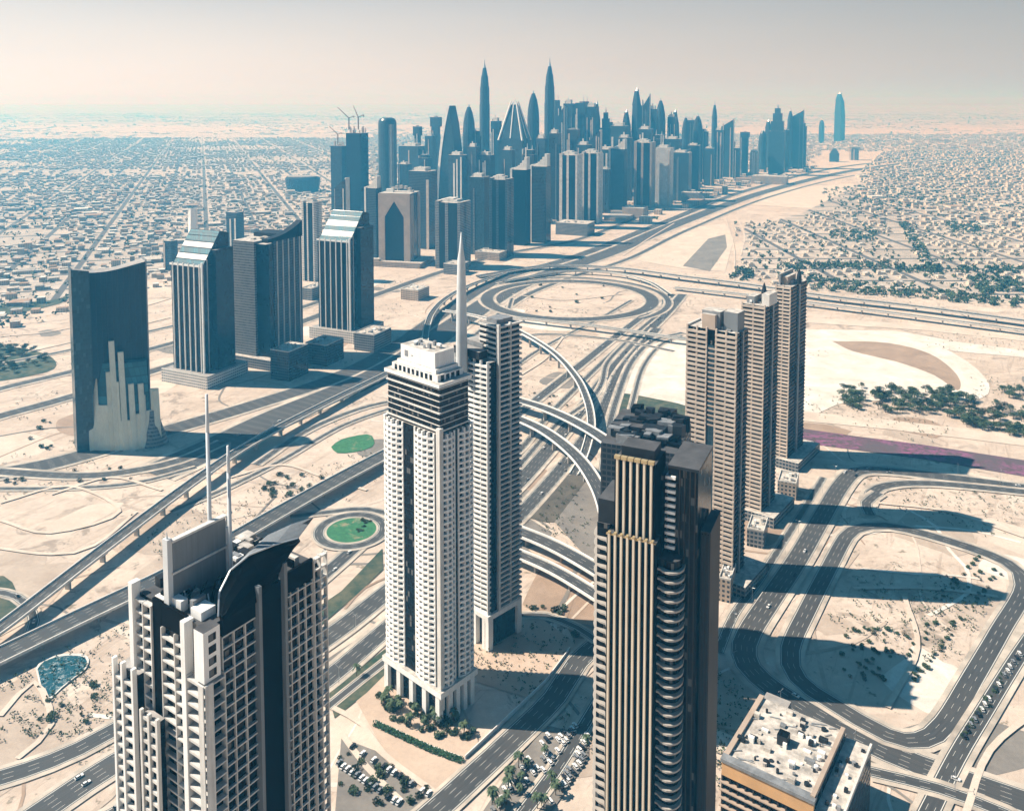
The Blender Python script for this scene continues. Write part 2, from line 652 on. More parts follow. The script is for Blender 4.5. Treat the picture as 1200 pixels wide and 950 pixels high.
def sides(path):
    res = []
    for i, p in enumerate(path):
        d = path[min(i + 1, len(path) - 1)] - path[max(i - 1, 0)]
        d.z = 0
        d.normalize()
        res.append(Vector((d.y, -d.x, 0)))
    return res


def strip_mesh(name, path, w, mat, dz=0.0):
    sd = sides(path)
    me = bpy.data.meshes.new(name)
    inset = min(1.6, w * .25)
    cols = [-w / 2, -w / 2 + inset, 0, w / 2 - inset, w / 2]
    verts, faces, uvs, eds = [], [], [], []
    dist = 0
    L = []
    for i, p in enumerate(path):
        if i:
            dist += (p - path[i - 1]).length
        L.append(dist)
        for c in cols:
            q = p + sd[i] * c
            verts.append((q.x, q.y, q.z + dz))
    n = len(cols)
    for i in range(len(path) - 1):
        for j in range(n - 1):
            faces.append((i * n + j, i * n + j + 1, (i + 1) * n + j + 1, (i + 1) * n + j))
            for a, b in ((i, j), (i, j + 1), (i + 1, j + 1), (i + 1, j)):
                uvs.append((cols[b], L[a]))
                eds.append((w / 2 - abs(cols[b]), 0))
    me.from_pydata(verts, [], faces)
    for nm, dat in (('UVMap', uvs), ('Edge', eds)):
        lay = me.uv_layers.new(name=nm)
        lay.data.foreach_set('uv', np.array(dat, dtype=np.float32).ravel())
    me.materials.append(MAT[mat])
    me.update()
    return me


ROADS = {}


def road(key, pts, w, shoulder=3.0, mat='asphalt', sh_mat='kerb', name='road', world=False):
    P = [Vector((p[0], p[1], 0)) for p in pts] if world else [at(*p) for p in pts]
    path = spline(P, 12.0)
    ROADPTS.extend((p, w / 2 + shoulder) for p in path)
    if shoulder > 0:
        o = bpy.data.objects.new('road_shoulder', strip_mesh('road_shoulder', path, w + 2 * shoulder, sh_mat, lift()))
        col.objects.link(o)
        tag(o, None, None, None, 'structure')
    zr = lift()
    ROADS[key] = (path, w, zr)
    o = bpy.data.objects.new(name, strip_mesh(name, path, w, mat, zr))
    col.objects.link(o)
    tag(o, None, None, None, 'structure')
    return path


def patch(name, pts, mat, world=False, blob=0.0, step=0.005):
    P = [Vector(p) for p in pts] if world else [at(*p) for p in pts]
    if blob:
        P = spline(P + [P[0]], blob)[:-1]
    b = MB()
    z = lift(step)
    b.face([(p.x, p.y, z) for p in P], mat)
    o = b.build(name)
    if o.data.polygons[0].normal.z < 0:
        o.data.flip_normals()
    return tag(o, None, None, None, 'structure')


# ---- graded plots and wandering wheel tracks, the lowest layer
gr = random.Random(61)
for i in range(70):
    px, py = gr.uniform(-40, 1240), 330 + 560 * gr.random() ** 1.4
    c = at(px, py)
    w, d = gr.uniform(15, 60), gr.uniform(12, 45)
    a0 = R(gr.choice((-24, -24, -40, 10))) + gr.uniform(-.1, .1)
    pts = []
    for k in range(9):
        q = 2 * math.pi * k / 9 + gr.uniform(-.2, .2)
        ex = abs(math.cos(q)) ** .6 * math.copysign(1, math.cos(q)) * w * gr.uniform(.75, 1.1)
        ey = abs(math.sin(q)) ** .6 * math.copysign(1, math.sin(q)) * d * gr.uniform(.75, 1.1)
        pts.append((c.x + ex * math.cos(a0) - ey * math.sin(a0), c.y + ex * math.sin(a0) + ey * math.cos(a0), 0))
    patch('graded_plot', pts, gr.choice(('graded_sand', 'graded_sand', 'pale_track', 'white_sand', 'grey_gravel', 'brown_sand')), world=True, blob=6, step=.002)
for i in range(110):
    px, py = gr.uniform(-40, 1240), 330 + 580 * gr.random() ** 1.3
    p = at(px, py)
    a0 = gr.uniform(0, 6.28)
    pts = []
    for k in range(gr.randrange(4, 9)):
        pts.append((p.x, p.y))
        a0 += gr.uniform(-.55, .55)
        p = p + Vector((math.cos(a0), math.sin(a0), 0)) * gr.uniform(18, 45)
    P0 = [Vector((q[0], q[1], 0)) for q in pts]
    o = bpy.data.objects.new('wheel_track', strip_mesh('wheel_track', spline(P0, 10), gr.uniform(1.2, 3.2), gr.choice(('graded_sand', 'pale_track', 'brown_sand', 'white_sand', 'grey_gravel')), lift(.002)))
    col.objects.link(o)
    tag(o, None, None, None, 'structure')

# ---- ground patches (drawn before the roads lie on them)
patch('sand_field', [(938, 392), (1010, 388), (1080, 398), (1135, 425), (1160, 455), (1130, 470), (1000, 470), (938, 482)], 'white_sand', blob=20)
patch('sand_field', [(722, 440), (745, 412), (800, 396), (812, 430), (808, 480), (720, 472)], 'white_sand', blob=20)
patch('sand_bank', [(975, 400), (1040, 402), (1090, 415), (1122, 440), (1122, 458), (1095, 440), (1050, 424), (1000, 412)], 'brown_sand', blob=15)
patch('flower_bed', [(938, 502), (1000, 511), (1080, 521), (1210, 541), (1210, 560), (1080, 538), (1000, 527), (938, 519)], 'flowers')
patch('path', [(936, 535), (1040, 545), (1130, 555), (1210, 566), (1210, 571), (1130, 560), (1040, 550), (936, 540)], 'pale_track')
patch('path', [(936, 482), (1040, 492), (1210, 512), (1210, 524), (1040, 503), (936, 493)], 'pale_track')
patch('sand_track', [(938, 386), (1050, 388), (1130, 402), (1210, 412), (1210, 420), (1120, 412), (1040, 396), (938, 393)], 'white_sand')
patch('sand_track', [(938, 372), (1080, 380), (1210, 394), (1210, 401), (1080, 387), (938, 378)], 'pale_track')
patch('sand_lot', [(745, 305), (765, 290), (800, 268), (850, 262), (860, 280), (850, 318), (800, 315)], 'pale_track')
patch('gravel_lot', [(800, 312), (830, 280), (850, 275), (852, 290), (832, 318)], 'grey_gravel')
patch('sand_lot', [(880, 240), (905, 222), (1000, 215), (1010, 240), (950, 245)], 'pale_track')
patch('verge', [(700, 500), (715, 462), (770, 468), (812, 480), (812, 505), (760, 520), (720, 512)], 'verge', blob=12)
patch('lawn', [(388, 524), (400, 515), (430, 509), (438, 515), (436, 524), (415, 530), (395, 531)], 'lawn', blob=8)
patch('paved_court', [(545, 770), (600, 700), (690, 765), (640, 825), (560, 800)], 'paved_court')
patch('paved_court', [(405, 800), (455, 790), (560, 860), (560, 905), (520, 945), (450, 880)], 'paved_court')
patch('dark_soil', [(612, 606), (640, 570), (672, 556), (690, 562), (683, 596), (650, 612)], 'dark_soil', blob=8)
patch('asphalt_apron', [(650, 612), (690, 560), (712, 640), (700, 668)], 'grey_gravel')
patch('dark_soil', [(-30, 405), (25, 408), (62, 420), (55, 436), (-30, 446)], 'verge', blob=15)
patch('dark_soil', [(-30, 680), (4, 675), (20, 695), (12, 730), (-30, 740)], 'verge', blob=12)
patch('dark_soil', [(60, 335), (85, 340), (70, 356), (-20, 372), (-20, 352)], 'verge', blob=40)
patch('verge', [(383, 805), (420, 785), (452, 760), (452, 790), (430, 812), (392, 842)], 'verge')
patch('verge', [(372, 712), (400, 693), (448, 643), (449, 668), (415, 700), (374, 735)], 'verge')
patch('grey_lot', [(400, 865), (440, 880), (500, 935), (480, 960), (392, 960)], 'grey_gravel')
patch('parking_ground', [(600, 900), (640, 850), (690, 862), (690, 890), (640, 960), (560, 960)], 'grey_gravel')

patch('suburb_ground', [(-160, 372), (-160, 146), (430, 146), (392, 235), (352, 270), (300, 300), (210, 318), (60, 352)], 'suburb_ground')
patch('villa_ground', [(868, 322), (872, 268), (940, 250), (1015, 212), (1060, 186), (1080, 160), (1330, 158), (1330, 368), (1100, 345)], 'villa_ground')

# ---- the main roads
S1 = road('szr', [(180, 556), (260, 520), (330, 487), (420, 450), (480, 418), (540, 376), (600, 338), (660, 315), (720, 294), (800, 260), (900, 224), (1000, 200), (1100, 188), (1250, 180)], 48, 6)
road('szr_west', [(-60, 562), (0, 555), (70, 541), (170, 512), (300, 474), (400, 440), (470, 402), (530, 360), (590, 326), (680, 299), (780, 260), (880, 222), (985, 196), (1100, 184)], 30, 4)
road('szr_east', [(560, 392), (610, 350), (670, 325), (740, 302), (810, 268), (905, 230), (1000, 206), (1100, 194)], 14, 4)
road('behind', [(-60, 506), (0, 488), (80, 466), (170, 438), (290, 400), (360, 375), (440, 346), (520, 318), (590, 298), (680, 280), (760, 250)], 20, 4)
road('behind', [(-60, 474), (0, 456), (90, 434), (170, 411), (240, 392), (330, 368), (420, 338)], 16, 4)
road('behind', [(-60, 438), (60, 415), (160, 392), (220, 378)], 10, 3)
road('curve', [(-60, 548), (0, 553), (90, 558), (150, 553), (210, 540), (262, 518)], 14, 3)
road('curve', [(-60, 572), (0, 573), (90, 572), (160, 566), (230, 548)], 7, 2)
road('h1', [(-60, 932), (0, 912), (60, 892), (135, 855), (250, 780), (375, 678), (450, 613), (530, 550), (607, 486), (675, 432), (725, 392), (765, 362), (790, 345)], 13, 3)
road('h2', [(30, 965), (135, 895), (260, 828), (385, 747), (450, 697), (530, 633), (607, 567), (680, 482), (715, 437), (750, 398), (782, 366), (800, 345)], 17, 3)
road('h3', [(80, 990), (200, 920), (300, 855), (385, 795), (452, 738), (530, 672), (607, 606), (675, 528), (708, 478), (730, 432), (770, 385)], 15, 3)
road('h4', [(560, 560), (607, 530), (640, 490), (680, 450), (720, 412), (770, 370)], 8, 2)
road('curve', [(480, 610), (430, 597), (390, 600), (340, 606)], 8, 2)
road('curve', [(705, 560), (712, 510), (722, 470), (740, 425), (765, 400), (800, 390)], 8, 3)
road('curve', [(720, 580), (733, 510), (742, 470), (754, 430), (775, 404), (800, 394)], 6, 2)

road('curve', [(607, 548), (650, 500), (690, 470), (705, 450), (712, 425), (735, 400)], 7, 2)
road('curve', [(560, 470), (610, 425), (650, 400), (700, 375), (740, 352)], 7, 2)
road('curve', [(590, 400), (630, 392), (680, 394), (730, 400), (790, 412)], 7, 2)
road('curve', [(520, 440), (560, 400), (590, 375), (600, 350)], 7, 2)
road('curve', [(300, 545), (360, 505), (420, 480), (470, 468)], 9, 3)
road('curve', [(200, 600), (260, 575), (330, 540), (400, 500), (460, 478)], 7, 2)
road('curve', [(383, 830), (420, 800), (452, 775), (470, 760)], 6, 1)

# ---- the big loop of the interchange
rc = at(667, 350)
ring_r = 150
circ = [(rc.x + ring_r * math.cos(a), rc.y + ring_r * math.sin(a)) for a in np.linspace(0, 2 * math.pi, 40)]
road('ring', circ, 24, 5, world=True)
circ2 = [(rc.x + 178 * math.cos(a), rc.y + 185 * math.sin(a)) for a in np.linspace(-.9, 2.4, 24)]
road('ring', circ2, 12, 3, world=True)

# ---- the loops on the right
road('r_main', [(1230, 576), (1110, 560), (1040, 552), (1004, 553), (985, 570), (960, 612), (935, 655), (905, 700), (878, 742), (872, 768), (890, 795), (950, 836), (1040, 882), (1120, 912), (1230, 950)], 17, 4)
road('r_loop', [(985, 640), (1000, 622), (1040, 617), (1110, 634), (1180, 660), (1200, 688), (1172, 740), (1140, 795), (1108, 848), (1080, 868), (1040, 862), (975, 825), (935, 796), (926, 762), (948, 712), (985, 640)], 13, 3)
road('r_loop', [(1016, 592), (1030, 572), (1090, 567), (1230, 580)], 12, 3)
road('r_loop', [(1020, 604), (1015, 590), (1030, 578)], 10, 3)
road('r_side', [(1250, 690), (1200, 760), (1150, 840), (1120, 890), (1085, 960)], 10, 3)
road('r_side', [(1020, 905), (1100, 925), (1180, 955), (1230, 985)], 8, 3)
road('r_side', [(965, 560), (925, 625), (890, 680), (860, 722), (842, 765)], 7, 2)

# ---- roads beside the white tower
road('local', [(760, 700), (715, 742), (676, 778), (650, 818), (600, 868), (555, 910), (500, 960), (450, 1000)], 15, 2)
road('local', [(715, 800), (685, 850), (650, 905), (612, 955), (580, 1000)], 8, 2)
road('local', [(607, 722), (640, 722), (676, 736), (700, 752)], 6, 2)
road('local', [(-40, 690), (20, 700), (40, 730), (20, 760), (-40, 775)], 7, 2)


# ---- roundabout with the lawn
def roundabout():
    c = at(412, 622)
    r = 22.0
    road('rnd', [(c.x + 27 * math.cos(a), c.y + 27 * math.sin(a)) for a in np.linspace(0, 2 * math.pi, 36)], 9, 2, world=True)
    b = MB()
    poly = [(c.x + r * math.cos(a), c.y + r * math.sin(a)) for a in np.linspace(0, 2 * math.pi, 40)[:-1]]
    z = LIFT[0]
    b.prism(poly, z + .03, z + .16, 'kerb')
    tag(b.build('roundabout_kerb'), None, None, None, 'structure')
    poly = [(c.x + (r - 1.4) * math.cos(a), c.y + (r - 1.4) * math.sin(a)) for a in np.linspace(0, 2 * math.pi, 40)[:-1]]
    b = MB()
    b.prism(poly, z, z + .2, 'lawn')
    tag(b.build('lawn'), None, None, None, 'structure')


roundabout()


def pond():
    pts = [(44, 785), (52, 776), (72, 770), (95, 770), (102, 776), (98, 786), (86, 795), (72, 806), (58, 818), (50, 808)]
    patch('pond_rim', [(p[0] + (p[0] - 73) * .08, p[1] + (p[1] - 791) * .12) for p in pts], 'pale_concrete', blob=3)
    patch('pond', pts, 'water', blob=3)


pond()

# ---- faint desert tracks
for pts in ([(0, 590), (80, 570), (140, 600), (60, 625), (0, 610)], [(0, 840), (40, 800), (60, 850), (20, 890)], [(60, 580), (130, 560), (190, 575)],
            [(-20, 640), (60, 650), (110, 640), (160, 600)], [(270, 560), (330, 545), (380, 560), (430, 575)], [(400, 860), (430, 900), (470, 940)],
            [(390, 830), (425, 850), (450, 885), (510, 930)], [(1060, 700), (1075, 760), (1040, 830)], [(1000, 690), (1090, 690), (1170, 700)],
            [(1030, 590), (1110, 600), (1200, 630)], [(610, 440), (640, 420), (660, 395)], [(600, 345), (660, 352), (730, 345)],
            [(1130, 960), (1160, 880), (1220, 830)], [(0, 395), (80, 385), (200, 350)], [(0, 420), (80, 402), (200, 372)], [(-20, 340), (100, 330), (190, 312)],
            [(730, 300), (760, 280), (790, 262)], [(868, 300), (872, 275), (862, 252)], [(860, 330), (860, 290), (850, 255)]):
    road('track', pts, 3.5, 0, 'pale_track', name='dirt_track')


# ------------------------------------------------------------------ haze (the air of the place)
def build_haze():
    t = bpy.data.materials.new('haze')
    t.use_nodes = True
    n = t.node_tree.nodes
    n.remove(n['Principled BSDF'])
    v = n.new('ShaderNodeVolumePrincipled')
    v.inputs['Color'].default_value = (*HAZE_COLOR, 1)
    v.inputs['Absorption Color'].default_value = (*HAZE_ABSORB, 1)
    v.inputs['Density'].default_value = HAZE_DENSITY
    v.inputs['Anisotropy'].default_value = 0.25
    t.node_tree.links.new(v.outputs[0], n['Material Output'].inputs['Volume'])
    MAT['haze'] = t
    b = MB()
    b.box(-62000, 62000, -5000, 78000, -1.0, 560.0, 'haze')
    tag(b.build('haze'), 'thin blue desert haze over the whole city', None, None, 'stuff')


build_haze()


# ------------------------------------------------------------------ flyovers
def flyover(label, pts, w, group='elevated roads of the interchange', deck_t=1.8, pier_gap=34, parapet='pale_concrete', name='flyover', pier_w=None, rail=False):
    P = [at(p[0], p[1], p[2]) for p in pts]
    path = spline(P, 8.0)
    ROADPTS.extend((Vector((p.x, p.y, 0)), w / 2 + 2) for p in path)
    org = path[len(path) // 2].copy()
    org.z = 0
    root = thing(name, org, 0, label, 'flyover', group)
    loc = [p - org for p in path]
    sd = sides(path)
    b = MB()
    secs = []
    hw = w / 2
    for p, s in zip(loc, sd):
        secs.append([p - s * hw + Vector((0, 0, -.35)), p - s * hw * .98 + Vector((0, 0, -.9)), p - s * hw * .55 + Vector((0, 0, -deck_t)),
                     p + s * hw * .55 + Vector((0, 0, -deck_t)), p + s * hw * .98 + Vector((0, 0, -.9)), p + s * hw + Vector((0, 0, -.35)), p + s * hw + Vector((0, 0, 0)), p - s * hw])
    for i in range(len(secs) - 1):
        for k in range(8):
            b.face([secs[i][k], secs[i][(k + 1) % 8], secs[i + 1][(k + 1) % 8], secs[i + 1][k]], 'concrete')
    b.build('deck', root)
    o = bpy.data.objects.new('carriageway', strip_mesh('carriageway', loc, w - 1.2, 'asphalt', .03))
    col.objects.link(o)
    o.parent = root
    for sgn in (-1, 1):
        b = MB()
        for i in range(len(loc) - 1):
            a0, a1 = loc[i] + sd[i] * sgn * (hw - .8), loc[i + 1] + sd[i + 1] * sgn * (hw - .8)
            c0, c1 = loc[i] + sd[i] * sgn * (hw + .12), loc[i + 1] + sd[i + 1] * sgn * (hw + .12)
            up, dn = Vector((0, 0, 1.25)), Vector((0, 0, -.6))
            b.face([a0 + up, a1 + up, c1 + up, c0 + up], parapet)
            b.face([a0, a1, a1 + up, a0 + up], parapet)
            b.face([c0 + up, c1 + up, c1 + dn, c0 + dn], parapet)
        b.build('parapet', root)
    acc = pier_gap * .6
    for i in range(1, len(loc)):
        acc += (loc[i] - loc[i - 1]).length
        if acc > pier_gap and loc[i].z > 3.5:
            acc = 0
            pw = pier_w or min(4.5, w * .35)
            b = MB()
            ang = math.atan2(sd[i].y, sd[i].x)
            b.rbox(loc[i].x, loc[i].y, pw, 1.6, 0, loc[i].z - deck_t + .05, ang, 'concrete')
            b.rbox(loc[i].x, loc[i].y, pw * 1.9, 2.0, loc[i].z - deck_t - 1.2, loc[i].z - deck_t + .02, ang, 'concrete')
            b.build('pier', root)
    ROADS[label] = (path, w, 0)
    return root


flyover('long straight viaduct on piers running from the lower left past the tall white mast', [(-60, 775, 8), (0, 736, 9), (120, 644, 10), (230, 562, 10), (300, 516, 10), (380, 474, 8), (450, 440, 5), (500, 416, 1)], 12)
flyover('wide elevated highway behind the near left tower leading toward the roundabout', [(-60, 797, 7), (0, 768, 8), (100, 720, 8), (200, 672, 8), (262, 638, 8), (330, 599, 8), (400, 560, 8), (455, 531, 7), (510, 502, 5), (570, 470, 1)], 19)
flyover('pale curved ramp left of the round mast on the balconied tower', [(498, 402, 7), (500, 385, 9), (507, 366, 10), (524, 349, 10), (552, 334, 8), (592, 320, 4)], 10)
flyover('slim pale viaduct curving down right of the blue balconied tower', [(520, 364, 15), (560, 371, 15), (600, 384, 15), (645, 410, 15), (674, 440, 15), (688, 468, 14), (693, 494, 12), (690, 514, 8), (683, 536, 3), (672, 556, 0.5)], 9, parapet='white_wall')
flyover('upper of two white sided curved flyovers between the two central towers', [(560, 458, 13), (600, 467, 14), (645, 481, 14), (690, 503, 14), (722, 526, 13), (750, 556, 9)], 15, parapet='white_wall')
flyover('lower of two white sided curved flyovers bending sharply down at the gold tower', [(560, 470, 13), (600, 487, 14), (640, 506, 14), (676, 535, 14), (700, 570, 14), (712, 606, 13), (716, 640, 9)], 14, parapet='white_wall')
flyover('broad white edged flyover passing just left of the gold striped tower', [(560, 606, 7), (607, 622, 9), (650, 640, 9), (700, 668, 9), (760, 708, 7)], 15, parapet='white_wall')
flyover('second white edged flyover nearest the sandy court left of the gold tower', [(560, 632, 7), (607, 649, 8), (650, 668, 8), (700, 698, 8), (760, 738, 6)], 12, parapet='white_wall')
flyover('thin cross bridge in front of the big loop road', [(578, 371, 2), (620, 374, 7), (680, 380, 9), (740, 388, 9), (800, 397, 9), (880, 404, 5)], 9)
flyover('long level highway bridge crossing behind the loop toward the right edge', [(560, 324, 3), (640, 312, 7), (720, 314, 9), (800, 324, 9), (880, 334, 9), (960, 346, 9), (1080, 360, 9), (1230, 380, 9)], 18)
flyover('lower parallel highway bridge at right before the villas', [(790, 337, 5), (870, 345, 8), (960, 356, 8), (1080, 371, 8), (1230, 391, 8)], 12)
flyover('short ramp bridge curving round the top of the big loop', [(590, 330, 3), (660, 318, 7), (720, 320, 8), (760, 330, 7), (785, 345, 3)], 9)


# ------------------------------------------------------------------ tower footprint from three surveyed corners
def footprint(xl, xc, xr, yb, th):
    P = at(xc, yb)
    t = R(th)
    ex, ey = Vector((math.cos(t), -math.sin(t), 0)), Vector((math.sin(t), math.cos(t), 0))
    kl = ray(xl, yb).x / ray(xl, yb).y
    kr = ray(xr, yb).x / ray(xr, yb).y
    a = (P.x - kl * P.y) / (ex.x - kl * ex.y)
    b = (kr * P.y - P.x) / (ey.x - kr * ey.y)
    c = P - ex * a / 2 + ey * b / 2
    return P, abs(a), abs(b), c, -t


def fins(b, face, lo, hi, c, z0, z1, n, w, d, m):
    """n vertical fins on a face: 'y' = local -Y face at y=c, 'x' = local +X face at x=c"""
    for i in range(n):
        u = lo + (hi - lo) * (i + .5) / n if n > 1 else (lo + hi) / 2
        if face == 'y':
            b.box(u - w / 2, u + w / 2, c - d, c, z0, z1, m)
        else:
            b.box(c, c + d, u - w / 2, u + w / 2, z0, z1, m)


def bands(b, face, lo, hi, c, z0, z1, fh, t, d, m):
    z = z0
    while z + t <= z1 + .01:
        if face == 'y':
            b.box(lo, hi, c - d, c, z, z + t, m)
        else:
            b.box(c, c + d, lo, hi, z, z + t, m)
        z += fh


def roof_kit(parent, a, b, z, n=8, seed=1, mats=('plant_grey', 'roof_light', 'white_wall'), hmax=3.5):
    r = random.Random(seed)
    for i in range(n):
        m = MB()
        w, d, h = r.uniform(1.5, a * .16), r.uniform(1.5, b * .16), r.uniform(1.0, hmax)
        x, y = r.uniform(-a * .38, a * .38), r.uniform(-b * .38, b * .38)
        m.box(x - w / 2, x + w / 2, y - d / 2, y + d / 2, z, z + h, r.choice(mats))
        m.build('roof_unit', parent)
    for i in range(n // 2):
        m = MB()
        x, y = r.uniform(-a * .38, a * .38), r.uniform(-b * .38, b * .38)
        m.tube((x, y, z), (x, y, z + r.uniform(1, 2.2)), .9, .9, 8, 'steel')
        m.build('roof_tank', parent)


# ------------------------------------------------------------------ white central tower
def white_tower():
    P, a, b, c, rz = footprint(453, 517, 556, 850, 42)
    root = thing('white_tower', c, rz, 'tall white balconied tower with stepped white crown standing in the centre', 'tower', 'tall towers in the foreground')
    zs, zg, z2 = zat(P, 512), zat(P, 455), zat(c, 409)
    hx, hy = a / 2, b / 2
    m = MB()
    m.box(-hx + 1.5, hx - 1.5, -hy + 1.5, hy - 1.5, 0, zs, 'glass_black', 'roof_light')
    m.build('glazing', root)
    # bowed white bays of balconies: front (two), right (two), rear faces plain
    fh = 3.5
    zb = 20.0

    def bay(lo, hi, face, bulge, npier):
        q = MB()
        n = 7
        us = [lo + (hi - lo) * i / (n - 1) for i in range(n)]
        out = [bulge * math.sin(math.pi * i / (n - 1)) + .9 for i in range(n)]

        def pt(u, o):
            return (u, -hy + 1.5 - o) if face == 'y' else (hx - 1.5 + o, u)
        z = zb
        while z < zs - 1:
            ring = [pt(u, o) for u, o in zip(us, out)] + [pt(hi, -.2), pt(lo, -.2)]
            if face == 'x':
                pass
            q.prism(ring, z, z + 1.35, 'white_wall', bottom=True)
            z += fh
        for k in range(npier + 1):
            u = lo + (hi - lo) * k / npier
            o = bulge * math.sin(math.pi * k / npier) + .75
            w = .55
            if face == 'y':
                q.box(u - w, u + w, -hy + 1.5 - o, -hy + 1.5, zb, zs, 'white_wall')
            else:
                q.box(hx - 1.5, hx - 1.5 + o, u - w, u + w, zb, zs, 'white_wall')
        q.build('balcony_bay', root)
    bay(-hx, -hx + a * .33, 'y', 1.6, 4)
    bay(-hx + a * .55, hx - a * .12, 'y', 1.6, 4)
    bay(-hy + b * .10, -hy + b * .46, 'x', 1.4, 3)
    bay(-hy + b * .58, hy, 'x', 1.4, 3)
    m = MB()
    m.box(hx - 3.2, hx - .2, -hy + .2, -hy + 3.2, 8, zs + 4, 'pale_concrete')
    m.build('corner_pier', root)
    m = MB()
    z = zb
    while z < zs:
        m.box(-hx, -hx + 1.5, -hy, hy, z, z + 1.3, 'white_wall')
        m.box(-hx, hx, hy - 1.5, hy, z, z + 1.3, 'white_wall')
        z += fh
    m.build('rear_balconies', root)
    # dark glazed upper floors with white bands
    m = MB()
    i = 2.2
    m.box(-hx + i, hx - i, -hy + i, hy - i, zs, zg, 'glass_black', 'roof_light')
    m.build('upper_glazing', root)
    m = MB()
    z = zs + 1.5
    k = 0
    while z < zg:
        e = .45 if k % 3 else .9
        m.prism([(-hx + i - e, -hy + i - e), (hx - i + e, -hy + i - e), (hx - i + e, hy - i + e), (-hx + i - e, hy - i + e)], z, z + (.4 if k % 3 else .8), 'pale_concrete', bottom=True)
        z += 3.5
        k += 1
    m.prism([(-hx + .6, -hy + .6), (hx - .6, -hy + .6), (hx - .6, hy - .6), (-hx + .6, hy - .6)], zg - .6, zg + 1.4, 'white_wall', 'roof_light', True)
    m.build('floor_bands', root)
    m = MB()
    m.box(-hx + 4.5, hx - 5, -hy + 3.5, hy - 3.5, zg, zg + 5.2, 'white_wall', 'roof_light')
    m.box(-hx + 7.5, hx - 8, -hy + 5, hy - 4.5, zg + 5.2, zg + 7.5, 'white_wall', 'roof_light')
    for q in range(9):
        u = -hx + 7 + q * (a - 15) / 9
        m.box(u, u + 2.2, -hy + 3.4, -hy + 3.5, zg + 1.2, zg + 4.6, 'glass_black')
    for q in range(4):
        u = -hy + 6 + q * (b - 11) / 4
        m.box(hx - 5, hx - 4.9, u, u + 2.6, zg + 1.2, zg + 4.6, 'glass_black')
    m.build('crown', root)
    m = MB()
    m.box(-hx + 9.5, hx - 10, -hy + 6.2, hy - 5.6, zg + 7.5, z2 + 2, 'white_wall', 'roof_light')
    m.box(-hx + 13, -hx + 16, -hy + 6.1, -hy + 6.2, zg + 10, z2 - 1, 'plant_grey')
    m.box(-hx + 19, -hx + 20.5, -hy + 6.1, -hy + 6.2, zg + 11, z2 - 3, 'plant_grey')
    m.build('penthouse', root)
    roof_kit(root, a * .5, b * .4, z2 + 2, 7, 5, hmax=3)
    # arcaded base
    m = MB()
    m.box(-hx - 1.5, hx + 1.5, -hy - 1.5, hy + 1.5, 17, 20.5, 'white_wall', 'roof_light')
    m.box(-hx + 3, hx - 3, -hy + 3, hy - 3, 0, 17, 'glass_black')
    m.build('podium_roof', root)
    for k in range(5):
        u = -hx + (a - 3.4) * k / 4
        q = MB()
        q.box(u - .4, u + 3.0, -hy - 1, -hy + 2, 0, 17, 'white_wall')
        q.build('column', root)
    for k in range(1, 5):
        u = -hy + (b - 3.4) * k / 4
        q = MB()
        q.box(hx - 2, hx + 1, u - .4, u + 2.6, 0, 17, 'white_wall')
        q.build('column', root)


white_tower()


